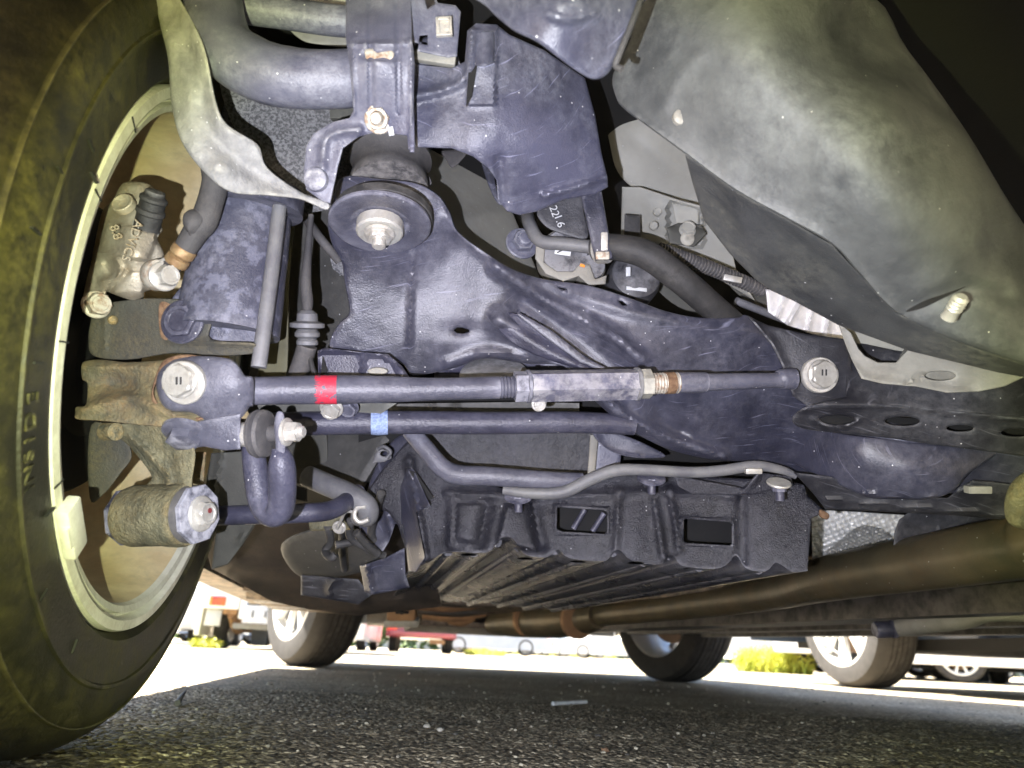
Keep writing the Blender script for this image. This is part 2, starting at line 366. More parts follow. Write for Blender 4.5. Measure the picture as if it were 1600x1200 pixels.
def loft(name, pts, vec, m, parent, n=8, thick=.002, drop=0, **kw):
    V = []; N = len(pts); vec = Vector(vec)
    for i in range(n+1):
        for p in pts: V.append(Vector(p)+vec*(i/n))
    V += [v+UPZ*thick for v in V]; M = (n+1)*N
    Fc = [(i*N+k, i*N+k+1, (i+1)*N+k+1, (i+1)*N+k) for i in range(n) for k in range(N-1)]
    Fc += [tuple(M+q for q in reversed(f)) for f in Fc]
    for k in range(N-1): Fc.append((k+1, k, M+k, M+k+1)); Fc.append((n*N+k, n*N+k+1, M+n*N+k+1, M+n*N+k))
    for i in range(n): Fc.append((i*N, (i+1)*N, M+(i+1)*N, M+i*N)); Fc.append(((i+1)*N+N-1, i*N+N-1, M+i*N+N-1, M+(i+1)*N+N-1))
    return pyd(name, V, Fc, m, parent, **kw)
def text(name, s, origin, xd, yd, size, m, parent, ext=.0006, **kw):
    cu = bpy.data.curves.new(name, 'FONT'); cu.body = s; cu.size = 1; cu.extrude = ext/size; cu.align_x = 'CENTER'; cu.align_y = 'CENTER'
    o = bpy.data.objects.new(name, cu); C.objects.link(o); me = bpy.data.meshes.new_from_object(o); C.objects.unlink(o); bpy.data.objects.remove(o)
    x = Vector(xd).normalized(); y = Vector(yd); y = (y-x*x.dot(y)).normalized(); z = x.cross(y)
    me.transform(Matrix.Translation(Vector(origin)) @ Matrix((x*size, y*size, z*size)).transposed().to_4x4())
    me.materials.clear(); return link(name, me, m, parent, smooth=False, **kw)
def W(*q): return [P(*p) for p in q]
# ------------------------------------------------------------------ ground
def asphalt():
    m = bpy.data.materials.new('asphalt'); m.use_nodes = True; n = m.node_tree.nodes; L = m.node_tree.links; b = n['Principled BSDF']
    b.inputs['Roughness'].default_value = .75
    t = n.new('ShaderNodeTexCoord'); v = n.new('ShaderNodeTexVoronoi'); v.inputs['Scale'].default_value = 190
    nzw = n.new('ShaderNodeTexNoise'); nzw.inputs['Scale'].default_value = 90
    L.new(t.outputs['Object'], v.inputs['Vector']); s = n.new('ShaderNodeSeparateColor'); L.new(v.outputs['Color'], s.inputs[0])
    r = n.new('ShaderNodeValToRGB'); L.new(s.outputs[0], r.inputs[0]); e = r.color_ramp.elements
    e[0].position = 0; e[0].color = (.12, .098, .066, 1); e[1].position = 1; e[1].color = (.80, .69, .50, 1)
    for p_, c_ in ((.45, (.26, .215, .145, 1)), (.8, (.40, .335, .23, 1)), (.93, (.60, .51, .36, 1))): q = e.new(p_); q.color = c_
    q = n.new('ShaderNodeTexNoise'); q.inputs['Scale'].default_value = 3.1; q.inputs['Detail'].default_value = 8; q.inputs['Roughness'].default_value = .7; L.new(t.outputs['Object'], q.inputs['Vector'])
    mr = n.new('ShaderNodeMapRange'); mr.inputs[1].default_value = .3; mr.inputs[2].default_value = .7; mr.inputs[3].default_value = .55; mr.inputs[4].default_value = 1.3; L.new(q.outputs['Fac'], mr.inputs[0])
    ml = n.new('ShaderNodeMix'); ml.data_type = 'RGBA'; ml.blend_type = 'MULTIPLY'; ml.inputs[0].default_value = 1; L.new(r.outputs[0], ml.inputs[6]); L.new(mr.outputs[0], ml.inputs[7])
    L.new(ml.outputs[2], b.inputs['Base Color'])
    ds = n.new('ShaderNodeMapRange'); ds.inputs[1].default_value = .75; ds.inputs[2].default_value = 0; L.new(v.outputs['Distance'], ds.inputs[0])
    bp = n.new('ShaderNodeBump'); bp.inputs['Strength'].default_value = .8; bp.inputs['Distance'].default_value = .0025; L.new(ds.outputs[0], bp.inputs['Height']); L.new(bp.outputs[0], b.inputs['Normal'])
    return m
ASPH = asphalt()
def gridsheet(name, xs, ys, z, m, par=None, amp=0, hole=None, **kw):
    nx, ny = len(xs), len(ys); X, Y = np.meshgrid(xs, ys); Z = np.full(X.shape, z)
    if amp:
        cell = .0062; gx, gy = X/cell, Y/cell; ix, iy = np.floor(gx).astype(int), np.floor(gy).astype(int); best = np.full(X.shape, 9.); hv = np.zeros(X.shape)
        def h(a, b, s): q = np.sin(a*127.1+b*311.7+s*74.7)*43758.5453; return q-np.floor(q)
        for i in (-1, 0, 1):
            for j in (-1, 0, 1):
                a, b = ix+i, iy+j; dd = np.hypot(a+.1+.8*h(a, b, 1)-gx, b+.1+.8*h(a, b, 2)-gy); mk = dd < best; best = np.where(mk, dd, best); hv = np.where(mk, h(a, b, 3), hv)
        fade = np.clip(np.minimum.reduce([X-xs[0], xs[-1]-X, Y-ys[0], ys[-1]-Y])/.05, 0, 1)
        Z = Z + amp*fade*(np.clip(1-best, 0, 1)**.7*(.3+1.1*hv) + .5*np.sin(X*40)*np.sin(Y*33) - .4)
    V = np.stack([X, Y, Z], -1).reshape(-1, 3); i = np.arange((nx-1)*(ny-1)); r, c = i//(nx-1), i % (nx-1); a = r*nx+c
    F = np.stack([a, a+1, a+nx+1, a+nx], 1)
    if hole:
        cx, cy = (xs[:-1]+xs[1:])/2, (ys[:-1]+ys[1:])/2; k = ~((cx[c] > hole[0]) & (cx[c] < hole[1]) & (cy[r] > hole[2]) & (cy[r] < hole[3])); F = F[k]
    me = bpy.data.meshes.new(name); me.from_pydata(V.tolist(), [], F.tolist()); me.update()
    o = link(name, me, m, par, **kw)
    if amp: me.attributes.remove(me.attributes['sharp_edge']) if 'sharp_edge' in me.attributes else None
    return o
nearx, neary = np.arange(-.95, 1.25, .0026), np.arange(.42, 1.45, .003)
fx = np.r_[-400, -120, -40, -12, -4, -2, nearx[0], nearx[-1], 2, 4, 12, 40, 120, 400]; fy = np.r_[-60, -10, -3, neary[0], neary[-1], 3, 6, 12, 25, 60, 200, 700]
gridsheet('asphalt_ground', fx, fy, 0, ASPH, hole=(nearx[0], nearx[-1], neary[0], neary[-1]), kind='structure')
gridsheet('asphalt_surface', nearx, neary, 0, ASPH, amp=.0022, kind='structure')
# ------------------------------------------------------------------ the car we lie under
car = thing('parked_car', 'car seen from underneath, filling the frame with its wheel, suspension links and exhaust', 'car', K(.7, .9, 0), wc=True)
def part(fn, name, *a, **k): return fn(name, *a, **k)
# body shell, floor and trays (they carry the shade)
def prism(name, prof, u0, u1, m, parent, **kw):      # side profile (v, z) swept across u
    n = len(prof); V = [K(u0, v, z) for v, z in prof]+[K(u1, v, z) for v, z in prof]
    Fc = [tuple(range(n)), tuple(reversed(range(n, 2*n)))]+[(i, (i+1) % n, n+(i+1) % n, n+i) for i in range(n)]
    return pyd(name, V, Fc, m, parent, sharp=20, **kw)
def wheelarch(cv, r=.37, n=10, z0=.20): 
    return [(cv+r*math.cos(math.pi*(1-k/n)), max(z0, .30+r*math.sin(math.pi*(1-k/n))*1.0)) for k in range(n+1)]
side = [(-.85, .30), (-.80, .22)]+wheelarch(0)+wheelarch(2.60)+[(3.42, .20), (3.48, .34), (3.44, .62), (2.9, .86), (2.3, .95), (1.7, 1.38), (.9, 1.46), (0, 1.40), (-.5, 1.05), (-.82, .95)]
for u0, u1 in ((-.27, -.245), (1.60, 1.625)):
    prism('body_side', side, u0, u1, CARB, car)
top = [(-.83, .30), (-.87, .32), (-.84, .97), (-.5, 1.07), (0, 1.42), (.9, 1.48), (1.7, 1.40), (2.3, .97), (2.9, .88), (3.46, .63), (3.50, .34), (3.44, .20), (3.42, .34), (3.42, .6), (2.88, .84), (2.28, .93), (1.68, 1.36), (.9, 1.44), (.02, 1.38), (-.48, 1.03), (-.80, .93)]
prism('body_skin', top, -.245, 1.60, CARB, car)
prism('floor_pan', [(-.80, .60), (-.80, .62), (.60, .62), (.75, .42), (2.05, .42), (2.2, .55), (3.40, .55), (3.40, .53), (2.2, .53), (2.06, .40), (.74, .40), (.58, .60)], -.24, 1.595, BLACK, car)
prism('front_undertray', [(1.35, .205), (1.35, .215), (2.2, .20), (3.40, .20), (3.40, .19), (2.2, .185)], .18, 1.20, UNDER, car)
prism('left_sill', [(.42, .225), (.42, .40), (2.18, .40), (2.18, .215)], -.244, -.16, UNDER, car)
prism('right_sill', [(.42, .205), (.42, .40), (2.18, .40), (2.18, .195)], 1.50, 1.599, UNDER, car)
for k in range(5):      # ribs behind the left front wheel
    prism('floor_rib', [(1.50+k*.14, .212), (1.53+k*.14, .196), (1.59+k*.14, .196), (1.60+k*.14, .212)], -.158, .10, TUBE if k % 2 else UNDER, car)
prism('floor_tray', [(1.45, .213), (1.45, .222), (2.2, .222), (2.2, .213)], -.158, .178, UNDER, car)
# ---- rear wheel
rw_ = Vector((-cr.x, -cr.y, 0)); WC = O0 + UPZ*.315; INX = cr
tyre_prof = [(.2265, -.016), (.2290, -.003), (.2340, .0035), (.243, .0045), (.256, .005), (.2640, .005), (.2650, .0066), (.2672, .0066), (.2682, .005), (.280, .003), (.292, -.002), (.302, -.010), (.309, -.022), (.313, -.035), (.3145, -.058), (.307, -.060), (.307, -.068), (.315, -.070), (.3153, -.092), (.307, -.094), (.307, -.102), (.3155, -.104), (.3155, -.124), (.307, -.126), (.307, -.134), (.3153, -.136), (.315, -.158), (.307, -.160), (.307, -.167), (.3145, -.169), (.311, -.185), (.300, -.203), (.27, -.213), (.236, -.205), (.2255, -.19)]
tyre = lathe('rear_wheel', WC, INX, tyre_prof, TYRE, car, seg=220, cap0=False, cap1=False, label='dark dusty tyre and pale dusty wheel of the near rear corner')
lathe('rim_lip', WC, INX, [(.2262, -.012), (.2280, -.001), (.2268, .0025), (.2195, .0030), (.2175, .000), (.2165, -.006), (.2145, -.0065), (.2135, .0), (.2085, -.0015), (.2065, -.006)], LIP, tyre, seg=200, cap0=False, cap1=False)
lathe('rim_barrel', WC, INX, [(.2065, -.006), (.2040, -.02), (.2005, -.045), (.1990, -.10), (.1975, -.150), (.190, -.165), (.175, -.17)], BARREL, tyre, seg=160, cap0=False, cap1=False)
lathe('rim_face', WC+INX*-.176, INX, [(.03, 0), (.197, .0), (.198, -.004), (.03, -.004)], BARREL, tyre, seg=80)
def spoke(i):
    th = 2*math.pi*i/9+.35; a = cf*math.cos(th)+UPZ*math.sin(th); s = cf*-math.sin(th)+UPZ*math.cos(th)
    rr = [(.035, .028, -.150), (.09, .020, -.158), (.15, .022, -.165), (.190, .034, -.160)]; V = []
    for r, wd, o in rr:
        for k, (q, h) in enumerate(((-1, -.010), (-.7, .006), (.7, .006), (1, -.010))): V.append(WC+a*r+s*wd*q+INX*(o+h))
    Fc = [(j*4+k, j*4+k+1, j*4+k+5, j*4+k+4) for j in range(3) for k in range(3)]
    return pyd('spoke', V, Fc, BARREL, tyre, sharp=50)
for i in range(9): spoke(i)
for k in range(72):      # shoulder sipes of the tread
    th = 2*math.pi*k/72; a = cf*math.cos(th)+UPZ*math.sin(th); s = cf*-math.sin(th)+UPZ*math.cos(th)
    q_ = pyd_box('tread_sipe', WC+a*.3142+INX*-.046, (a*.0012, s*.0009, INX*.010), INK, tyre)
lathe('brake_disc', WC+INX*-.085, INX, [(.07, 0), (.128, 0), (.130, -.003), (.130, -.022), (.126, -.024)], DISC, tyre, seg=90)
lathe('brake_backing_plate', WC+INX*-.07, INX, [(.0, .012), (.06, .012), (.075, 0), (.120, -.002), (.124, -.008)], BLACK, tyre, seg=90)
for th, in ((math.radians(a),) for a in (98, 118, 138, 158, 176, 200, 222)):
    a = cf*math.cos(th)+UPZ*math.sin(th); s = cf*-math.sin(th)+UPZ*math.cos(th)
    pyd_box('rim_tick', WC+a*.2222+INX*.0031, (a*.0055, s*.0005, INX*.0004), INK, tyre)
def wheelpt(px, py, off=0):        # the point of the wheel's inner plane seen at a pixel
    r = P(px, py, 1)-CAM; return CAM + r*((WC+INX*off-CAM).dot(INX)/r.dot(INX))
wq = wheelpt(98, 820); a = (wq-WC).normalized(); s = INX.cross(a)
ww = rbox('wheel_weight', WC+a*.2195+INX*.006, (a*.0085, s*.019, INX*.004), LIP, tyre, .25, label='pale yellow balance weight clipped on rim')
rbox('weight_clip', WC+a*.2265+INX*.0075, (a*.004, s*.008, INX*.002), LIP, tyre, .25)
for ch, (px, py) in zip('INSIDE', ((43, 764), (43, 741), (43, 713), (44, 687), (46, 658), (50, 622))):
    q = wheelpt(px, py, .0048)-INX*.0048; a = (q-WC).normalized(); s = INX.cross(a)
    if (wheelpt(px, py-20)-q).dot(s) < 0: s = -s
    rr_ = (q-WC).length
    text('sidewall_letter', ch, WC+a*rr_+INX*.0053, s, a, .0145, TYRE, tyre, ext=.0009)
for px, py in ((135, 227), (88, 268), (140, 277), (52, 566), (70, 800), (48, 360), (60, 930), (110, 1010)):
    q = wheelpt(px, py, .003)-INX*.003; a = (q-WC).normalized(); s = INX.cross(a); rr_ = (q-WC).length
    if .235 < rr_ < .30: pyd_box('mould_vent', WC+a*rr_+INX*.0052, (a*.0045, s*.0005, INX*.0009), INK, tyre)
for rr_, hh in ((.2935, -.0020),): lathe('sidewall_ring', WC, INX, [(rr_-.0008, hh-.002), (rr_-.0004, hh+.0012), (rr_+.0004, hh+.0012), (rr_+.0008, hh-.002)], TYRE, tyre, seg=200, cap0=False, cap1=False)
# ---- dust shield plate, upper left
relief('splash_shield', [(243, -8), (272, -8), (290, 12), (320, 75), (338, 160), (356, 195), (402, 225), (418, 262), (470, 300), (512, 316), (508, 328), (470, 312), (420, 306), (360, 300), (318, 268), (284, 222), (268, 165), (262, 90), (250, 40)],
       [(250, 0, .465), (300, 100, .448), (320, 200, .445), (360, 290, .455), (400, 250, .462), (510, 322, .492), (266, 150, .462)], SHLD, car,
       feats=[('ridge', [(268, 10), (305, 110), (325, 200), (385, 262), (500, 316)], 15, -.006), ('dish', 345, 262, 22, 16, .006), ('dish', 300, 150, 14, 34, .004)], und=.0022, edge=5, er=.003, t=.004, step=5, label='crinkled pale grey sheet shield')
# ---- pipes top left
relief('wheel_housing_liner', [(330, 40), (560, 90), (640, 60), (660, 240), (600, 420), (520, 420), (520, 330), (440, 340), (400, 240), (345, 190)], [(340, 90, .64), (520, 110, .66), (740, 100, .7), (520, 400, .66)], FELT, car, und=.002, edge=0, step=12)
relief('liner_panel', [(356, 90), (560, 120), (556, 196), (520, 200), (520, 320), (470, 300), (418, 258), (404, 222), (362, 192)], [(370, 100, .575), (540, 150, .585), (480, 290, .575)], FELT, car, und=.0015, t=.006, edge=4, step=7)
tube('filler_pipe', W((330, -60, .475), (334, 10, .474), (352, 74, .472), (410, 112, .472), (480, 124, .475), (560, 122, .482), (640, 112, .5), (700, 92, .51)), [.019, .0195, .0205, .0205, .0195, .019, .019, .019], ECOL, car, n=10, seg=36, rough=.03, label='fat blue grey curved pipe')
tube('breather_pipe', W((300, -30, .50), (360, 6, .505), (440, 20, .51), (560, 34, .52), (680, 20, .54)), .0112, ECOL, car, n=8, seg=28)
relief('grey_bracket', [(455, 40), (545, 48), (545, 72), (500, 70), (470, 62)], [(500, 55, .54)], LGT, car)
relief('body_rail', [(420, -10), (560, -10), (560, 40), (420, 26)], [(480, 0, .56)], BODY, car)
rbox('grey_tab', P(536, 178, .555), (AX(1, 0, 0)*.010, AX(0, 1, 0)*.005, AX(0, 0, 1)*.004), BODYD, car)
# ---- strap bracket with bolt
strap = relief('strap_bracket', [(540, -8), (642, -8), (644, 60), (648, 100), (646, 172), (648, 232), (638, 234), (636, 212), (590, 206), (560, 214), (536, 232), (528, 262), (516, 318), (502, 314), (478, 296), (474, 268), (478, 228), (490, 208), (520, 190), (546, 184), (552, 172), (546, 100), (540, 60)],
       [(590, 0, .462), (545, 80, .448), (590, 90, .440), (640, 90, .446), (590, 175, .462), (600, 205, .468), (490, 290, .478), (510, 220, .474)], ECOL, car,
       feats=[('flat', [(578, -20), (580, 175)], 4, -.0022), ('flat', [(620, -20), (624, 175)], 4, -.0022), ('ridge', [(546, 70), (644, 66)], 4, .0018), ('ridge', [(504, 262), (508, 220), (530, 206), (560, 202)], 6.5, .0042), ('ridge', [(551, 60), (553, 176)], 3.5, .002), ('ridge', [(642, 60), (642, 215)], 3, .002), ('flat', [(572, 86), (616, 88)], 7, -.0028), ('dish', 494, 281, 17, 17, .002)], t=.003, step=4, er=.001, smooth=False, label='ribbed blue grey strap clamping the fat pipe')
relief('strap_clip', [(570, 78), (582, 76), (590, 82), (600, 76), (612, 78), (616, 86), (610, 93), (598, 90), (590, 96), (580, 90), (572, 92)], [(590, 86, .4425)], STEELR, strap, t=.002, edge=3, er=.001, step=4)
lathe('bolt_cap', P(493, 280, .4745), AX(-.05, -.1, 1), [(.0085, -.003), (.0085, .0), (.0078, .0015), (.0055, .0022), (0, .0024)], ECOL, strap)
bolt(P(592, 186, .466), AX(.05, -.35, 1), .0078, STEELR, strap, flange=1.25, h=1.0, stud=.008, label='rusty bolt with pale flange')
pyd_box('paint_dab', P(611, 205, .4655), (AX(1, .2, 0)*.0018, AX(-.2, 1, 0)*.003, AX(0, 0, 1)*.0004), WPL, strap)
relief('pipe_bracket', [(640, -8), (662, -8), (668, 14), (676, 8), (684, 4), (712, 8), (720, 18), (714, 88), (700, 90), (652, 80), (656, 56), (668, 55), (668, 70), (644, 66), (640, 40)], [(650, 10, .462), (700, 50, .468), (650, 70, .462)], ECOL, car, feats=[('poly', [(680, 24), (704, 26), (702, 58), (678, 56)], 3, .001)], t=.003, smooth=False, step=4, er=.001)
cn = P(694, 42, .460)
for dx, dy, hw, hh in ((-.0042, 0, .0012, .006), (.0042, 0, .0012, .006), (0, .0052, .0052, .0012), (0, -.0052, .0052, .0012)):
    rbox('cage_nut', cn+AX(1, 0, 0)*dx+AX(0, 1, 0)*dy, (AX(1, .05, 0)*hw, AX(-.05, 1, 0)*hh, AX(0, 0, 1)*.0018), STEEL, car, .2)
rbox('cage_nut_centre', cn+AX(0, 0, 1)*-.0012, (AX(1, .05, 0)*.0035, AX(-.05, 1, 0)*.0045, AX(0, 0, 1)*.001), STEEL, car, .2)
rbox('grey_ledge', P(680, 92, .475), (AX(1, -.15, 0)*.0145, AX(.15, 1, 0)*.0035, AX(0, 0, 1)*.003), LGT, car)
# ---- plastic box shield in the upper middle
cover = relief('canister_cover', [(644, 64), (652, 100), (706, 106), (726, 96), (730, 48), (744, 36), (776, 38), (796, 54), (850, 78), (914, 122), (930, 180), (940, 240), (949, 276), (950, 292), (930, 304), (880, 312), (840, 330), (812, 336), (792, 330), (778, 312), (776, 282), (762, 262), (738, 244), (706, 232), (650, 230), (642, 180)],
       [(650, 110, .480), (650, 225, .486), (735, 60, .462), (780, 60, .470), (850, 90, .485), (915, 130, .512), (942, 270, .528), (820, 325, .520), (800, 200, .482), (740, 200, .478), (880, 220, .500), (720, 130, .476)], COVER, car,
       feats=[('ridge', [(650, 150), (700, 138), (728, 118), (736, 60)], 7, .005), ('poly', [(735, 44), (778, 44), (774, 165), (730, 165)], 6, .004), ('ridge', [(850, 306), (900, 292), (950, 276)], 5, .005), ('ridge', [(780, 250), (786, 320)], 9, -.004)], t=.004, step=5, und=.0009, smooth=False, label='scuffed blue black plastic cover with a ribbed loop')
relief('cover_lug', [(741, 50), (774, 47), (772, 98), (758, 104), (742, 102)], lambda X, Y: .458+.006*((X-757)/16)**2, COVER, cover, t=.006, smooth=False, step=3, edge=2)
relief('cover_slot', [(733, 96), (747, 92), (744, 112), (737, 150), (728, 168)], [(738, 120, .466)], BLACK, cover, t=.001, smooth=False, edge=0, step=5)
relief('cover_edge', [(641, 150), (647, 150), (648, 238), (640, 238)], [(644, 200, .462)], COVER, cover, t=.014, smooth=False, edge=2, er=.001, step=4)
relief('mounting_arm', [(906, 300), (940, 298), (958, 404), (930, 408)], [(920, 310, .60), (945, 400, .60)], ECO, car, t=.012, smooth=False, step=6, edge=4, er=.003)
relief('round_canister', [(842, 325), (905, 300), (912, 330), (918, 372), (880, 366), (850, 352)], [(860, 330, .62), (910, 350, .63)], ECOD, car, t=.03, step=6)
for s, q, z in (('22', (866, 330), .010), ('1.6', (874, 345), .010)):
    text('printed_number', s, P(q[0], q[1], .617), AX(.35, -1, 0), AX(1, .35, 0), z, WPL, car, ext=.0002)
# ---- body panels seen deep in the gaps
relief('spare_wheel_well', [(928, 100), (980, 100), (1120, 250), (1120, 330), (1060, 316), (1000, 300), (965, 268), (952, 220), (940, 160)], [(940, 140, .74), (1000, 200, .70), (1000, 300, .735), (1100, 300, .74)], BODY, car, t=.004, step=8, feats=[('ridge', [(960, 190), (1040, 250), (1110, 290)], 18, .004)])
relief('body_panel', [(660, 236), (760, 236), (800, 330), (850, 470), (760, 430), (700, 380), (672, 300)], [(700, 260, .76), (780, 330, .78), (760, 400, .70)], BODY, car, und=.001, t=.004, step=9, feats=[('ridge', [(690, 350), (780, 330)], 12, .006)])
relief('hanging_flap', [(690, 236), (728, 236), (720, 252), (706, 262), (696, 248)], [(700, 245, .74)], RUBG, car)
relief('panel_seam', [(752, 250), (768, 254), (776, 296), (790, 318), (778, 318), (764, 292)], [(765, 280, .70)], ECO, car, t=.008)
rb = relief('body_crossmember', [(972, 292), (1000, 292), (1060, 312), (1130, 330), (1150, 420), (1180, 470), (1080, 410), (1040, 400), (970, 372)], [(980, 300, .70), (1060, 340, .70), (1150, 440, .73)], BODY, car, smooth=False, t=.02, step=8, feats=[('poly', [(1010, 312), (1042, 320), (1042, 362), (1012, 358)], 5, .003), ('poly', [(1044, 316), (1100, 330), (1100, 386), (1044, 380)], 5, -.010)])
relief('crossmember_step', [(1050, 316), (1092, 324), (1092, 350), (1056, 350)], [(1070, 330, .690)], BODY, rb, smooth=False, t=.004)
relief('crossmember_tab', [(1042, 356), (1060, 348), (1096, 352), (1104, 366), (1084, 386), (1046, 380)], [(1070, 368, .678)], BODYD, rb, smooth=False, t=.012, feats=[('ridge', [(1050, 352), (1100, 356)], 4, -.004)])
bolt(P(1074, 360, .676), AX(0, .4, 1), .0075, BODY, rb, flange=1.1)
lathe('grommet', P(1074, 373, .672), AX(0, 0, 1), [(.007, 0), (.0068, .001), (.004, .0014), (0, .0014)], LGT, rb)
relief('damping_pad', [(976, 334), (1001, 336), (1001, 370), (975, 370)], [(988, 350, .694)], RUB, rb, smooth=False, t=.003)
for q in ((1028, 330), (1022, 352)): lathe('weld_mark', P(*q, .6985), AX(0, 0, 1), [(.0045, -.004), (.0045, .0), (.003, .0016), (0, .0012)], BODY, rb)
# ---- pipes, hose and motor behind the subframe
tube('brake_pipe', W((824, 336, .66), (828, 352, .64), (844, 376, .63), (880, 381, .625), (934, 387, .622)), .0062, TUBE, car, n=8)
hose = tube('rubber_hose', W((930, 388, .622), (960, 386, .61), (1010, 398, .605), (1060, 434, .61), (1100, 468, .62), (1160, 520, .65)), [.0115, .0118, .0125, .0125, .0125, .0125], RUB, car, n=8, seg=24, rough=.04, label='thick black hose with brown dust')
lathe('hose_clamp', P(942, 388, .618), (W((960, 386, .61))[0]-W((930, 388, .622))[0]), [(.0135, -.005), (.0138, -.004), (.0138, .004), (.0135, .005)], STEEL, hose)
rbox('clamp_tab', P(944, 378, .600), (AX(1, 0, 0)*.003, AX(0, 1, 0)*.008, AX(0, 0, 1)*.003), STEEL, hose)
rbox('clamp_tab', P(941, 400, .598), (AX(1, 0, 0)*.006, AX(0, 1, 0)*.0035, AX(0, 0, 1)*.003), STEELR, hose)
bolt(P(815, 381, .655), AX(.3, .3, 1), .011, ECOL, car, flange=1.45, stud=.004)
for q, r_ in (((882, 396), .024), ((925, 418), .013)):
    o = lathe('motor_can', P(*q, .640), AX(.05, .1, 1), [(r_, -.03), (r_, -.002), (r_*.95, .002), (r_*.90, -.001), (0, -.001)], LGT, car, seg=40)
    lathe('motor_face', P(*q, .6395), AX(.05, .1, 1), [(r_*.92, -.004), (r_*.92, .003), (r_*.86, .005), (0, .005)], ECOD, o, seg=40)
rbox('motor_label', P(880, 390, .628), (AX(1, -.15, 0)*.0075, AX(.15, 1, 0)*.005, AX(0, 0, 1)*.0004), WPL, car)
text('label_mark', '1', P(876, 392, .627), AX(.5, -1, 0), AX(1, .5, 0), .012, INK, car, ext=.0003)
relief('motor_bracket', [(838, 372), (852, 384), (850, 410), (870, 424), (895, 424), (908, 410), (922, 414), (930, 436), (948, 430), (946, 444), (920, 446), (904, 432), (880, 440), (852, 428), (836, 404)], [(850, 390, .628), (940, 440, .632)], LGT, car, t=.008, step=4, smooth=False)
pyd_box('orange_dot', P(910, 415, .626), (AX(1, -.3, 0)*.0022, AX(.3, 1, 0)*.0012, AX(0, 0, 1)*.0005), LORG, car)
o = lathe('sensor_body', P(990, 436, .68), AX(.1, .3, 1), [(.026, -.03), (.027, 0), (.024, .01), (.012, .016), (0, .016)], ECOD, car)
rbox('sensor_clip', P(981, 425, .655), (AX(1, .1, 0)*.0022, AX(0, 1, 0)*.0045, AX(0, 0, 1)*.003), WPL, o)
rbox('sensor_foot', P(994, 452, .665), (AX(1, -.1, 0)*.010, AX(0, 1, 0)*.0018, AX(0, 0, 1)*.003), WPL, o)
loom = W(*[(1030+k*9.6, 390+k*3.2+((k/16)**2)*9, .66+k*.001) for k in range(18)])
lm = tube('corrugated_loom', loom, .0058, RUBG, car, n=2, seg=16)
for k in range(17):
    for h_ in (0, .5):
        a, b = loom[k], loom[k+1]; lathe('loom_rib', a.lerp(b, h_), (b-a), [(.0058, -.0009), (.0072, -.0006), (.0072, .0006), (.0058, .0009)], RUBG, lm, seg=14, cap0=False, cap1=False)
rbox('loom_clip', P(1144, 436, .655), (AX(1, -.2, 0)*.009, AX(.2, 1, 0)*.003, AX(0, 0, 1)*.003), STEEL, car)
tube('body_strut', W((1150, 470, .69), (1240, 505, .70)), .004, TUBE, car)
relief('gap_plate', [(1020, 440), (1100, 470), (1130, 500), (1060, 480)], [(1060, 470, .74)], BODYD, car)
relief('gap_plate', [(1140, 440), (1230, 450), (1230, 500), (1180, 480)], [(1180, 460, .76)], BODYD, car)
relief('white_heat_shield', [(1196, 452), (1240, 452), (1290, 480), (1330, 505), (1330, 535), (1290, 530), (1230, 508), (1200, 488)], [(1210, 470, .66), (1310, 520, .66)], mat('bright_pleated_metal', (.80, .78, .76), (.62, .60, .58), 50, .4, .2, .3), car, smooth=False, und=.001, step=4, feats=[('ridge', [(1216, 495), (1232, 455)], 3, .004), ('ridge', [(1230, 508), (1256, 465)], 4, .006), ('ridge', [(1262, 520), (1272, 478)], 3, .004), ('ridge', [(1290, 530), (1298, 485)], 4, .005)])
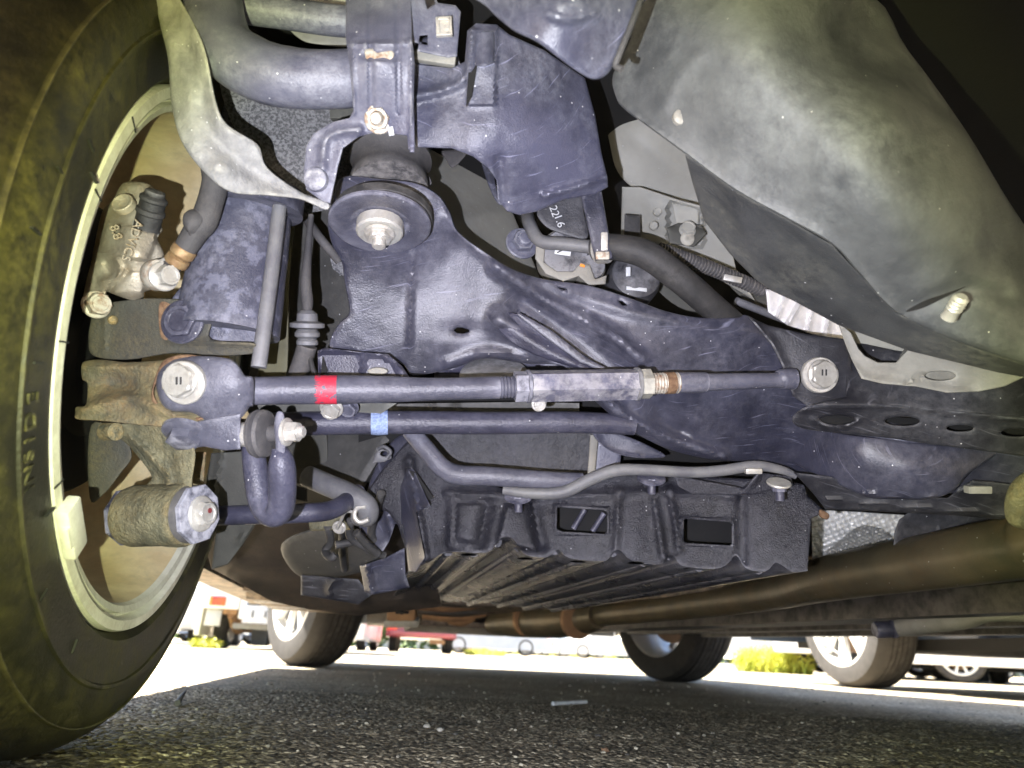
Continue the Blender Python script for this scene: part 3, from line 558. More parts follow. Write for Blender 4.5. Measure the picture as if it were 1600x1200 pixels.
# ---- subframe
sub = relief('rear_subframe', [(535, 277), (600, 280), (650, 286), (684, 304), (702, 330), (716, 362), (760, 395), (800, 420), (850, 436), (920, 446), (985, 466), (1040, 486), (1092, 496), (1150, 496), (1165, 492), (1190, 505), (1230, 530), (1330, 560), (1330, 640), (1600, 700), (1960, 758), (1960, 828), (1500, 772), (1400, 770), (1340, 766), (1290, 742), (1240, 738), (1190, 722), (1130, 720), (1080, 712), (1030, 696), (980, 668), (940, 636), (905, 600), (880, 572), (820, 568), (760, 560), (720, 572), (690, 580), (645, 586), (624, 566), (560, 552), (520, 546), (516, 530), (530, 505), (545, 490), (544, 470), (538, 440), (534, 410), (520, 385), (512, 350), (520, 320)],
       [(540, 285, .555), (650, 300, .552), (545, 400, .570), (590, 345, .552), (530, 530, .590), (700, 400, .585), (640, 450, .590), (700, 520, .600), (700, 570, .612), (800, 440, .600), (850, 540, .615), (930, 470, .612), (1000, 560, .612), (1100, 510, .618), (1160, 600, .625), (960, 640, .628), (1000, 690, .64), (1100, 712, .655), (1250, 660, .640), (1280, 600, .635), (1300, 740, .66), (1500, 700, .60), (1960, 778, 0.550), (1960, 828, 0.570), (1400, 720, .60), (1400, 768, .63)], ECO, car,
       holes=[[(709, 516), (714, 512), (722, 512), (732, 515), (733, 518), (724, 521), (714, 520)], [(872, 449), (878, 450), (886, 452), (880, 453)], [(966, 470), (972, 471), (980, 477), (972, 477)]],
       feats=[('ridge', [(700, 340), (770, 405), (860, 446), (960, 480), (1080, 508), (1180, 520)], 10, .003),
              ('ridge', [(775, 418), (850, 468), (950, 520), (1000, 560)], 11, .009), ('ridge', [(646, 400), (642, 460), (640, 540)], 4, .0028),
              ('ridge', [(820, 470), (900, 530), (980, 590)], 20, -.007), ('ridge', [(782, 500), (830, 530), (900, 590), (960, 640)], 18, .013), ('ridge', [(808, 492), (850, 520), (915, 568), (950, 590)], 6, -.010),
              ('ridge', [(930, 610), (985, 655), (1060, 690), (1130, 712)], 8, .009), ('ridge', [(1010, 610), (1040, 650), (1060, 670)], 18, -.008), ('dish', 1000, 640, 26, 30, .007),
              ('dish', 720, 516, 30, 12, -.003), ('ridge', [(890, 585), (830, 560), (760, 550), (700, 568)], 8, .004), ('ridge', [(1200, 510), (1180, 600), (1230, 680)], 40, -.006)], t=.005, step=6, er=.0022, und=.0007, edge=5, hsmooth=False, label='blue black pressed subframe arm covered in scratches')
relief('subframe_slot_lip', [(806, 491), (812, 488), (862, 516), (918, 560), (946, 574), (940, 580), (905, 566), (850, 526)], [(806, 490, .594), (870, 530, .594), (940, 576, .594)], ECO, sub, t=.004, smooth=False, step=5, edge=3)
relief('subframe_inner_channel', [(770, 500), (800, 488), (842, 512), (890, 540), (940, 575), (905, 575), (850, 560), (800, 535)], [(800, 510, .600), (900, 560, .600)], LINKD, sub, t=.002, step=6, und=.0005, feats=[('ridge', [(786, 505), (850, 545), (910, 575)], 9, .004)])
# bushing stack at the mount
BAX = AX(.02, -.925, .38)
lathe('rubber_mount', P(608, 296, .575), -BAX, [(.0, .0), (.033, .0), (.033, .006), (.032, .012), (.031, .014), (.031, .024), (.035, .030), (.034, .036), (0, .037)], RUBG, sub, seg=60)
relief('rubber_mount_block', [(548, 232), (560, 218), (600, 210), (648, 226), (664, 262), (672, 290), (612, 284), (556, 268)], [(560, 240, .585), (660, 270, .60)], RUBG, sub, t=.03, und=.0012, feats=[('ridge', [(556, 246), (600, 238), (650, 256)], 6, .004)])
bu = lathe('bushing_cup', P(600, 337, .545), BAX, [(.036, -.004), (.0385, -.002), (.0385, .004), (.0365, .006), (.034, .006), (0, .006)], RUB, sub, seg=72)
lathe('bushing_washer', P(594, 349, .535), BAX, [(.038, -.002), (.0395, -.001), (.0395, .001), (.038, .002), (.024, .0012), (.021, -.0005), (0, -.0005)], LINK, bu, seg=80)
lathe('bushing_spacer', P(594, 349, .5347), BAX, [(.0182, 0), (.0182, .008), (.0168, .0095), (0, .0095)], STEEL, bu, seg=56)
bolt(P(593, 364, .529), BAX, .0095, STEEL, bu, flange=1.25, h=.75, stud=.006, label='bright mount bolt with a faint red smear')
# gusset, side bolt
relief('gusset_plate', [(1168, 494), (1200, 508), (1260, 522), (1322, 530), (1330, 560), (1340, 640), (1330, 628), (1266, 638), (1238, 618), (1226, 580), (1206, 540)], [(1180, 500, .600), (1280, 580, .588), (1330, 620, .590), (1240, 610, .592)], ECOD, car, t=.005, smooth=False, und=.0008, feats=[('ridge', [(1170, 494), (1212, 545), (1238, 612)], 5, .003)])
lathe('bolt_washer', P(1281, 586, .5855), AX(-.05, .05, 1), [(.0155, -.003), (.0155, .001), (.0148, .002), (.010, .002)], STEEL, car, seg=48)
bolt(P(1283, 585, .583), AX(.18, 0, 1), .0122, STEEL, car, flange=1.05, h=.55, dish=False, rot=.6, label='clean bolt head at the inner end of the adjustable link')
for k in (-1, 1): pyd_box('head_mark', P(1288+k*3, 582, .5755), (AX(1, 0, 0)*.0005, AX(0, 1, 0)*.0026, AX(0, 0, 1)*.0006), INK, car)
# rear crossmember with oval holes, right
def oval(cx, cy, rx, ry, tl_=0, n=12): return [(cx+rx*math.cos(2*math.pi*k/n), cy+ry*math.sin(2*math.pi*k/n)+tl_*rx*math.cos(2*math.pi*k/n)) for k in range(n)]
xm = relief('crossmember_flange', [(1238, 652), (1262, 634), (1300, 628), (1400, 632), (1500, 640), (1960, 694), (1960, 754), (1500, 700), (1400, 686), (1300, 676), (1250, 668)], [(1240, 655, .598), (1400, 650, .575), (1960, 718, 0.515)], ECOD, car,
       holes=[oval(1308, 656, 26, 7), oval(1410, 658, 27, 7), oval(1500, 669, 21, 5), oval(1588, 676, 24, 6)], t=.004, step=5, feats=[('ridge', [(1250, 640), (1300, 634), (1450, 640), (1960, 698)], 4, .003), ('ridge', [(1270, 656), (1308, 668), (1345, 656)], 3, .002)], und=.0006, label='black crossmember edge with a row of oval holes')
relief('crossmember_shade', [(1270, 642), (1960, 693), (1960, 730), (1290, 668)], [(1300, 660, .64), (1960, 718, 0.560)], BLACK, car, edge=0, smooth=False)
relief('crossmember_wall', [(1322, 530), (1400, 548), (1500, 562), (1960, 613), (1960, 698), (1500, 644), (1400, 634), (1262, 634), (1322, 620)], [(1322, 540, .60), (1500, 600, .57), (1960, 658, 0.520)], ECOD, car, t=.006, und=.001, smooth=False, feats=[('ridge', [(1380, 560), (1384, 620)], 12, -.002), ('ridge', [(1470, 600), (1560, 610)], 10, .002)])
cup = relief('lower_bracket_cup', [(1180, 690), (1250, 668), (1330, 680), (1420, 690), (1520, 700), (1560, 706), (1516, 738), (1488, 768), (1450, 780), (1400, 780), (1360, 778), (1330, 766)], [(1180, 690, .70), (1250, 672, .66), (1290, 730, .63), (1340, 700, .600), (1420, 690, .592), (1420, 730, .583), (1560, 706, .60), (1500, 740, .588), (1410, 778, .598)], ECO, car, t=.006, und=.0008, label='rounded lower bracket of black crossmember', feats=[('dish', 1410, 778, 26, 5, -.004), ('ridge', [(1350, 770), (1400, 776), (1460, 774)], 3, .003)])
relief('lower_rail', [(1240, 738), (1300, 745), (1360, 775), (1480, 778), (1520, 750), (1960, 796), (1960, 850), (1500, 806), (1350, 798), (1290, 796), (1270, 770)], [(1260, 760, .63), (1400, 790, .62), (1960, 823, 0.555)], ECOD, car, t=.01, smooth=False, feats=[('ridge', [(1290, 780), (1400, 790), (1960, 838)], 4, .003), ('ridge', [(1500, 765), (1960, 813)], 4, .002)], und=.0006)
nl = relief('rail_tab', [(1498, 762), (1512, 754), (1552, 752), (1566, 764), (1566, 770), (1494, 768)], [(1530, 762, .598)], ECOD, car, t=.004, smooth=False)
rbox('rail_nut', P(1528, 765, .592), (AX(1, 0, 0)*.010, AX(0, 1, 0)*.0032, AX(0, 0, 1)*.004), LGT, nl)
bk = relief('light_grey_bracket', [(1308, 500), (1330, 520), (1342, 545), (1352, 556), (1372, 566), (1400, 566), (1420, 545), (1500, 566), (1600, 588), (1960, 634), (1600, 590), (1570, 604), (1530, 612), (1480, 614), (1430, 604), (1380, 600), (1346, 592), (1330, 560), (1318, 530)], [(1315, 510, .560), (1400, 580, .548), (1520, 590, .535), (1630, 596, .52)], LGT, car, t=.004, smooth=False, holes=[oval(1469, 587, 24, 7)], feats=[('ridge', [(1320, 520), (1350, 575), (1420, 590), (1520, 606)], 9, -.003), ('ridge', [(1416, 600), (1444, 585)], 3, -.003)], label='pale grey curved bracket with one oval hole')
relief('bracket_backing', [(1448, 578), (1500, 580), (1498, 596), (1450, 596)], [(1470, 588, .556)], LGT, bk, edge=0, t=.002)
relief('rear_floor_panel', [(1318, 500), (1420, 520), (1430, 540), (1412, 558), (1390, 566), (1362, 566), (1340, 545)], [(1330, 510, .60), (1400, 550, .60)], BODY, car, t=.004)
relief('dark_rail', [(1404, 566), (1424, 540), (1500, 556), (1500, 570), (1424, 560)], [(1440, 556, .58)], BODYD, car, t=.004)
# ---- muffler and front baffle, close to the lens
RDG = [(962, 150), (975, 170), (1010, 196), (1070, 240), (1150, 298), (1230, 342), (1300, 382), (1345, 430), (1400, 488), (1500, 535), (1640, 582), (1820, 650), (1990, 740)]
mctl = [(970, 140, .4674), (1000, 0, .4560), (1150, 100, .3990), (1300, 0, .4241), (1400, 180, .3853), (1100, 230, .4309), (1230, 335, .4127), (1400, 400, .3990), (1500, 300, .3933), (1330, 20, .4503), (1470, 170, .4389), (1600, 380, .4332), (1345, 430, .4241), (1500, 500, .4218), (1640, 560, .4161), (1900, 690, .430), (1990, 740, .47), (1850, 560, .47), (1640, 582, .4241), (1400, 486, .4355), (1010, 195, .4537), (1250, 250, .3933)]
muf = relief('muffler', [(958, 116), (985, 60), (1002, -20), (1330, -20), (1420, 80), (1510, 205), (1580, 320), (1640, 400), (1760, 510), (1900, 620)] + RDG[::-1], mctl, MUFF, car,
       feats=[('ridge', RDG[1:9], 8, .0035), ('ridge', [(1090, 90), (1060, 120), (1035, 170)], 12, .003), ('dish', 1412, 238, 40, 26, -.004), ('ridge', [(1415, 486), (1470, 462), (1520, 452), (1570, 462)], 14, -.004), ('ridge', [(1160, 20), (1280, 180), (1400, 330)], 60, .004)], t=.01, step=8, edge=10, er=.004, und=.0011, label='big dusty muffler close to the lens')
gm = tps(mctl); sd_ = tps([(x, y, .004) for x, y in RDG[2:]]+[(1085, 285, .030), (1100, 340, .050), (1180, 432, .055), (1310, 505, .040), (1420, 540, .026), (1640, 590, .012), (1200, 380, .026), (1330, 470, .018)])
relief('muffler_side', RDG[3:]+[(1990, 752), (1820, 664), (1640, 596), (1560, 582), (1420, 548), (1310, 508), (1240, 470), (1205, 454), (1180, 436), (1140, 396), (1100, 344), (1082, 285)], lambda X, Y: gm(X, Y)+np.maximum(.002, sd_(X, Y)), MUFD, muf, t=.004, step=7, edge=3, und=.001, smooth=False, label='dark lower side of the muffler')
for q, r_ in (((1412, 245), .0052), ((1266, 219), .004), ((1290, 286), .0036), ((1342, 286), .003), ((1065, 181), .0052)):
    r = P(*q, 1)-CAM; d_ = 1.14*{1412: .338, 1266: .345, 1290: .344, 1342: .341, 1065: .384}[q[0]]
    c_ = P(*q, d_-.0035); o = lathe('weld_spot', c_, AX(0, 0, 1), [(r_, -.004), (r_*.95, -.0008), (r_*.7, 0), (0, .0002)], LGT, muf, seg=20)
    o.scale = (1, 1, 1)
stt = lathe('muffler_stud', P(1490, 484, .4013), AX(0, .55, .6), [(.0046, -.006)]+[(.0046 if k % 2 else .0040, .0012*k) for k in range(8)]+[(.003, .0102), (0, .0102)], STEEL, muf, seg=20)
relief('stud_recess', [(1500, 458), (1512, 466), (1512, 482), (1498, 492), (1500, 476)], [(1505, 470, .4030)], BLACK, muf, t=.001, edge=0, step=4)
relief('muffler_seam', [(1415, 487), (1440, 472), (1480, 458), (1508, 448), (1502, 452), (1470, 468), (1440, 482)], [(1450, 470, .4030)], BLACK, muf, t=.001, edge=0, step=4)
baf = relief('heat_baffle', [(740, -20), (1006, -20), (1000, 10), (975, 60), (958, 102), (946, 118), (930, 124), (912, 118), (880, 96), (840, 66), (800, 46), (760, 10)], [(760, -10, .37), (860, 30, .345), (930, 115, .365), (1000, 0, .372), (900, -10, .345)], COVER, car, t=.003, step=6, edge=6, er=.003, feats=[('dish', 890, 6, 48, 22, .005), ('ridge', [(856, 22), (890, 30), (930, 20)], 6, .003)], label='blurred blue grey baffle beside the muffler')
tube('baffle_hook', W((1008, -20, .368), (990, 30, .366), (968, 84, .366), (962, 102, .368), (972, 108, .366)), .0018, RUB, car, n=4)
# ---- damper and knuckle on the left
dm = tube('damper_body', W((388, 302, .545), (374, 400, .535), (356, 520, .525)), [.034, .036, .038], mat('blue_peeling_paint', (.120, .124, .170), (.050, .052, .078), 95, .45, 0, .5, 500, (.24, .24, .28), .35, 16, .05, lo=.40, hi=.50), car, n=8, seg=40, rough=.02, label='blotchy peeling blue and black damper')
tube('damper_collar', W((402, 296, .535), (398, 330, .533)), [.036, .036], DUMMY if False else ECO, dm, n=2, seg=40)
relief('damper_bracket', [(300, 346), (330, 338), (360, 350), (412, 340), (420, 380), (410, 470), (398, 545), (330, 550), (290, 540), (268, 520), (262, 480), (290, 440), (318, 420), (296, 400)], [(300, 360, .520), (340, 450, .505), (410, 360, .520), (400, 540, .515), (270, 500, .508)], bpy.data.materials['blue_peeling_paint'], dm, t=.008, step=6, und=.0016, feats=[('ridge', [(318, 350), (350, 420), (300, 470)], 12, .004), ('dish', 330, 372, 18, 18, -.003)])
pt = tube('grey_upright_rod', W((438, 312, .520), (425, 420, .512), (404, 574, .500)), [.0052, .0054, .0056], TUBE, car, n=8, seg=20, label='light grey straight upright rod')
kn = relief('steering_knuckle', [(150, 478), (190, 470), (240, 466), (300, 472), (330, 500), (330, 530), (398, 536), (398, 552), (330, 556), (270, 552), (200, 562), (146, 556), (138, 530), (142, 500)], [(150, 500, .520), (240, 500, .505), (300, 500, .500), (398, 545, .500), (160, 550, .52), (290, 555, .505)], mat('dark_cast_knuckle', (.075, .075, .06), (.045, .045, .042), 40, .7, 0, .8, 450, (.14, .12, .07), .5, 20), car, t=.02, step=6, und=.0012, feats=[('ridge', [(164, 490), (164, 550)], 3, .002), ('ridge', [(265, 532), (300, 534), (398, 538)], 5, .004), ('ridge', [(254, 478), (262, 528)], 5, .002)], label='dark knuckle casting with rust stains')
relief('rust_stain_edge', [(249, 474), (268, 478), (262, 500), (262, 530), (250, 522)], [(256, 500, .5005)], RUST, kn, t=.001, step=4, edge=1, er=.0004)
bolt(P(286, 503, .499), AX(-.1, .1, 1), .0125, LINKD, kn, flange=1.3, h=.5, rot=.1)
lathe('small_rivet', P(176, 500, .512), AX(.3, 0, 1), [(.0035, -.004), (.0035, .001), (.002, .003), (0, .003)], IRONG, kn)
# clevis casting
cl = relief('rusty_clevis', [(127, 572), (134, 564), (160, 562), (200, 566), (260, 562), (300, 556), (340, 580), (390, 648), (360, 655), (300, 668), (250, 667), (160, 658), (120, 655), (117, 645), (119, 636), (134, 632), (136, 600), (128, 592)], [(130, 580, .505), (200, 600, .500), (130, 645, .492), (250, 600, .492), (340, 650, .490), (200, 650, .488)], IRON, car, t=.03, step=5, und=.0014, feats=[('ridge', [(130, 640), (170, 628), (210, 622), (250, 640), (300, 660)], 9, .006), ('ridge', [(130, 572), (200, 574), (260, 570)], 7, .004), ('dish', 180, 600, 34, 14, -.006)], label='rusty olive forked casting beside wheel')
relief('clevis_rust_rim', [(250, 570), (272, 556), (300, 554), (310, 558), (270, 566), (250, 590), (240, 612), (250, 634), (276, 652), (320, 652), (300, 660), (270, 658), (246, 640), (236, 616)], [(260, 600, .4835)], RUST, cl, t=.004, step=4, und=.0006)
# toe link: eye, rod, adjuster, inner rod
def dl(x): return .497 + (x-290)*.000088
def rod(a, b, ra, rb, m, name, y0, y1, **k): return tube(name, W((a, y0, dl(a)), (b, y1, dl(b))), [ra, rb], m, car, n=6, seg=28, **k)
pxm = lambda px, x: px*dl(x)/FPX
eye = relief('toe_link', [(244, 604), (247, 582), (262, 566), (284, 558), (320, 556), (356, 560), (372, 570), (382, 586), (396, 592), (396, 632), (390, 636), (380, 652), (372, 658), (350, 660), (330, 662), (300, 645), (268, 642), (252, 630)], [(250, 600, .478), (285, 600, .474), (340, 600, .474), (372, 610, .478), (396, 612, .486), (350, 655, .485), (284, 562, .480)], LINK, car, t=.024, step=5, er=.005, edge=9, und=.0005, label='grey forged link eye held by a washered bolt')
rod(388, 500, pxm(22, 390), pxm(22, 500), LINK, 'toe_link_rod', 611, 609)
pts = [(388, 611, 21.5), (500, 609, 22.5), (600, 608.5, 21), (680, 608, 17.5), (780, 605.5, 17.5)]
tube('toe_link_shaft', W(*[(x, y, dl(x)) for x, y, r in pts]), [pxm(r, x) for x, y, r in pts], LINK, car, n=10, seg=32, rough=.015)
tube('red_paint_band', W((493, 609, dl(495)), (510, 609, dl(510)), (527, 609, dl(525))), [pxm(22.75, 500)]*3, mat('worn_red_paint', (.52, .03, .06), (.098, .098, .135), 210, .5, 0, .3, 600, lo=.56, hi=.62), car, n=6, seg=40, label='chipped red paint band on toe link')
def thread(x0, x1, y0, y1, px, m, nm='threaded_section', n=9):
    a, b = P(x0, y0, dl(x0)), P(x1, y1, dl(x1)); L_ = (b-a).length; r = pxm(px, x0); k = 2*n
    return lathe(nm, a, b-a, [(r*(1.0 if i % 2 else .91), L_*i/k) for i in range(k+1)], m, car, seg=36, sharp=60)
thread(776, 808, 605.5, 604.5, 17.5, LINK, n=6)
ja, jb = P(804, 604, dl(804)), P(824, 603.5, dl(824)); tube('jam_nut', [ja, jb], pxm(24.5, 810), LINK, car, n=2, poly=6, ang=.3, sharp=20)
lathe('jam_nut_collar', jb, jb-ja, [(pxm(20, 810), -.001), (pxm(26, 810), -.0003), (pxm(26, 810), .002), (pxm(23, 810), .003)], LINK, car)
adj = tube('hexagonal_adjuster', W((826, 603.5, dl(826)), (910, 602, dl(910)), (995, 600.5, dl(995))), pxm(25.5, 900), mat('scuffed_adjuster_coat', (.135, .135, .195), (.080, .080, .115), 60, .42, .1, .3, 700, (.34, .33, .33), .22, 22, .1), car, n=4, poly=6, ang=.25, sharp=20, label='scuffed hexagonal adjuster in the middle of the link')
ja, jb = P(992, 600, dl(992)), P(1016, 599.5, dl(1016))
lathe('lock_nut_collar', ja, jb-ja, [(pxm(23, 992), 0), (pxm(26, 992), .0006), (pxm(26, 992), .003), (pxm(22, 992), .004)], TUBE, car)
tube('lock_nut', [P(998, 600, dl(998)), jb], pxm(23.5, 1000), LGT, car, n=2, poly=6, ang=.7, sharp=20)
thread(1016, 1060, 599.5, 598, 17, STEELR, 'rusty_thread', 10)
pts = [(1056, 598, 16), (1100, 597.5, 16), (1104, 597.5, 14), (1180, 595, 12.5), (1212, 594, 12), (1222, 592, 16), (1240, 592, 17)]
tube('inner_rod', W(*[(x, y, dl(x)) for x, y, r in pts]), [pxm(r, x) for x, y, r in pts], LINK, car, n=6, seg=28, rough=.02)
tube('inner_rod_rust', W((1039, 598.5, dl(1039)-.0004), (1046, 598.4, dl(1046)-.0004), (1053, 598.2, dl(1053)-.0004)), pxm(17.2, 1046), RUST, car, n=3)
wsh = lathe('link_washer', P(287, 598, .4725), AX(-.05, -.12, 1), [(.0152, -.003), (.0152, .0006), (.0146, .0012), (.010, .0012)], STEEL, car, seg=50)
bh = bolt(P(284, 596, .4715), AX(-.13, .10, 1), .0118, STEEL, car, flange=1.0, h=.62, dish=False, rot=.5, label='clean round edged bolt head marked with two strokes')
for k in (-1, 1): pyd_box('head_mark', P(279+k*3.2, 595, .4630), (AX(1, .1, 0)*.00045, AX(0, 1, 0)*.0026, AX(0, 0, 1)*.0006), INK, car)
# lower half of the fork
lf = relief('lower_fork', [(254, 664), (300, 660), (340, 652), (376, 646), (376, 702), (352, 704), (318, 698), (290, 702), (266, 694)], [(260, 670, .490), (320, 680, .484), (376, 660, .486), (376, 700, .488), (266, 694, .496)], LINK, car, t=.02, step=5, smooth=False)
lathe('lower_nut', P(290, 676, .4885), AX(0, -.8, .6), [(.016, -.002), (.016, .001), (.0115, .003), (.0115, .009), (.006, .010), (0, .010)], LINK, car, seg=36, hexs={2, 3})
# knuckle lower arm and its bushing
ka = relief('knuckle_lower_arm', [(166, 666), (210, 662), (256, 668), (266, 694), (304, 700), (300, 760), (312, 790), (300, 850), (240, 852), (206, 838), (196, 800), (206, 776), (230, 756), (236, 742), (214, 712), (196, 692)], [(180, 670, .508), (260, 700, .495), (250, 750, .500), (215, 800, .505), (300, 800, .49), (250, 840, .505)], IRONG, car, t=.016, step=5, und=.0016, feats=[('ridge', [(200, 680), (238, 716), (262, 745), (258, 768)], 6, .006), ('dish', 282, 730, 14, 26, .003)], label='olive rough cast lower arm')
bx = AX(1, .08, .28)
bs = lathe('bush_housing', P(206, 806, .505), bx, [(.012, -.004), (.0215, .000), (.0225, .004), (.0222, .044), (.0228, .048), (.022, .0510), (.0195, .0512)], IRONG, ka, seg=60)
lathe('bush_rubber', P(206, 806, .505)+bx*.050, bx, [(.0205, -.004), (.0205, .003), (.0195, .006), (.0175, .0065), (.012, .0065)], RUBG, ka, seg=60)
lathe('bush_plate', P(206, 806, .505)+bx*.0585, bx, [(.0215, -.0014), (.0215, .0014), (.0205, .0018), (0, .0018)], LINK, ka, seg=8, sharp=15)
bolt(P(206, 806, .505)+bx*.0608, bx, .0088, STEEL, ka, flange=1.45, h=.85, name='bush_bolt')
lathe('red_tip_mark', P(206, 806, .505)+bx*.0683+AX(0, 1, 0)*.002, bx, [(.0018, 0), (.0018, .0005), (0, .0005)], REDT, ka)
lathe('bush_plate_outer', P(206, 806, .505)-bx*.002, bx, [(.0215, -.0025), (.0215, .0005), (.018, .0005)], LINKD, ka, seg=8, sharp=15)
bolt(P(206, 806, .505)-bx*.004, -bx, .0095, LINKD, ka, name='bush_nut', flange=1.25, h=.8, stud=.006)
lathe('knuckle_stop', P(164, 674, .505), AX(.9, 0, .4), [(.0065, 0), (.0065, .012), (.004, .013), (0, .013)], IRONG, ka)
relief('backing_flange', [(142, 664), (190, 680), (206, 712), (188, 740), (162, 772), (140, 778)], [(150, 700, .56), (190, 760, .56)], bpy.data.materials['dark_cast_knuckle'], ka, t=.006, und=.001)
# caliper
cp = relief('brake_caliper', [(188, 290), (200, 284), (228, 286), (246, 300), (252, 316), (250, 344), (254, 360), (246, 372), (256, 396), (252, 408), (242, 430), (240, 450), (226, 456), (224, 464), (206, 469), (178, 460), (168, 456), (166, 462), (170, 486), (160, 492), (134, 490), (128, 482), (132, 450), (142, 410), (150, 370), (160, 330), (176, 312)],
       [(200, 295, .512), (200, 350, .498), (230, 340, .502), (160, 380, .512), (210, 400, .490), (246, 400, .505), (200, 450, .500), (140, 480, .512), (235, 440, .505)], ALU, car, t=.035, step=4, er=.005, edge=7, und=.0012,
       feats=[('dish', 190, 318, 16, 9, .005), ('poly', [(168, 345), (228, 360), (246, 364), (232, 408), (152, 396)], 6, .006), ('ridge', [(160, 400), (180, 402), (186, 430), (160, 440)], 6, .005), ('ridge', [(165, 412), (170, 426)], 5, -.005), ('ridge', [(170, 456), (184, 440), (200, 424)], 4, -.006), ('poly', [(184, 424), (226, 424), (224, 460), (176, 458)], 8, .004), ('ridge', [(222, 290), (226, 320)], 4, -.003)], label='pale cast caliper with raised lettering')
lathe('caliper_dimple', P(191, 317, .494), AX(-.1, .5, 1), [(.0080, -.004), (.0080, .0006), (.0072, .0012), (.005, .0), (.0025, -.0012), (0, -.0014)], ALU, cp, seg=40)
cpx, cpy = AX(.30, 1, 0), AX(-1, .30, 0)
for s, (x, y), z in (('ADVICS', (206.5, 376), .0088), ('8.8', (181, 363), .0088)):
    text('cast_lettering', s, P(x, y, .4815 if s[0] == 'A' else .4840), AX(.34, -1, 0) if s[0] != 'A' else AX(-.34, -1, 0), AX(1, -.34, 0) if s[0] == 'A' else AX(1, .34, 0), z, ALU, cp, ext=.0008)
bz = AX(.45, 1, .35)
lathe('bleeder_cap', P(232, 344, .498), bz, [(.0075, -.008), (.0088, -.007), (.0088, .004), (.0098, .005), (.0098, .008), (.0086, .009), (.0086, .014), (.0094, .015), (.0094, .017), (.007, .019), (.0065, .022), (0, .023)], RUB, cp, seg=36, label='black ribbed rubber cap on caliper')
lathe('bleeder_seat', P(228, 356, .500), bz, [(.009, -.004), (.009, .003), (.006, .004)], STEEL, cp, seg=6, sharp=15)
bolt(P(150, 476, .504), AX(.75, 0, .65), .0085, STEELR, cp, flange=1.2, h=1.1, label='tan stained hexagonal caliper bolt')
lathe('banjo_fitting', P(246, 430, .492), AX(.8, 0, .6), [(.0105, -.004), (.0112, -.003), (.0112, .004), (.0105, .005), (.006, .005)], STEELR, cp, seg=40)
bolt(P(255, 432, .488), AX(.8, 0, .6), .0078, STEEL, cp, name='banjo_bolt', flange=1.35, h=1.35)
tube('banjo_loop', W((249, 411, .488), (256, 405, .486), (268, 407, .484), (270, 416, .484), (262, 420, .484)), .0012, STEEL, cp, n=4, seg=10)
bh_ = tube('brake_hose', W((262, 424, .492), (276, 408, .490), (292, 384, .488), (306, 362, .487), (318, 346, .486), (328, 318, .487), (336, 286, .490), (334, 262, .496)), [.006, .0066, .0078, .0085, .0092, .0088, .0090, .009], RUBG, car, n=8, seg=24, label='black brake hose curving up from the caliper')
tube('hose_bulge', W((298, 352, .4845), (306, 350, .4835), (314, 356, .4845)), [.008, .0105, .008], RUBG, bh_, n=6)
fa, fb = P(276, 408, .490), P(292, 384, .488)
lathe('hose_ferrule', fa, fb-fa, [(.0072, -.003), (.0082, -.002), (.0082, .003), (.007, .004), (.0085, .006), (.0085, .011), (.0078, .012)], BRASS, bh_, seg=30)
# upper dark surroundings between damper and subframe
relief('wheel_arch_liner', [(426, 318), (476, 316), (540, 340), (560, 420), (552, 560), (440, 590), (404, 580), (430, 470)], [(440, 330, .72), (540, 400, .70), (520, 560, .72)], TANK, car, edge=0, und=.002, step=10)
relief('olive_strip', [(438, 330), (462, 322), (452, 440), (446, 596), (404, 596), (420, 470)], [(440, 400, .60)], mat('olive_strip_paint', (.10, .095, .05), (.07, .065, .035), 30, .7), car, t=.003)
tube('sensor_cable', W((470, 330, .62), (500, 372, .60), (530, 408, .61)), .004, RUBG, car, n=6)
sc_ = tube('cable_rod', W((486, 336, .60), (482, 380, .595), (478, 440, .59), (480, 470, .588), (480, 490, .587)), [.0025, .003, .0045, .005, .0035], RUBG, car, n=5)
lathe('cable_grommet', P(480, 540, .584), AX(.03, 1, .1), [(.007, 0), (.009, .001), (.009, .004), (.0075, .006), (.0105, .008), (.0105, .011), (.008, .014), (.0145, .0155), (.0145, .019), (.009, .021), (.0085, .027), (.005, .030)], TUBE, sc_, seg=30)
tube('cable_sheath', W((480, 540, .586), (474, 560, .588), (464, 590, .59)), [.0085, .0085, .0085], RUBG, sc_, n=5)
tube('thin_wire', W((484, 556, .585), (490, 580, .58), (500, 590, .58)), .0022, RUB, sc_)
cg = relief('plastic_channel', [(496, 548), (508, 543), (560, 550), (606, 553), (628, 572), (640, 590), (560, 596), (498, 596)], [(500, 560, .575), (630, 580, .580)], LINKD, car, t=.004, smooth=False, feats=[('ridge', [(498, 590), (500, 548), (600, 556), (630, 585)], 4, .007), ('ridge', [(568, 556), (566, 590)], 3, .005)])
relief('channel_hole', [(504, 556), (512, 580), (500, 592)], [(506, 575, .571)], BLACK, cg, t=.001, edge=0, smooth=False)
relief('channel_disc', oval(590, 580, 16, 6), [(590, 580, .570)], LGT, cg, t=.002)
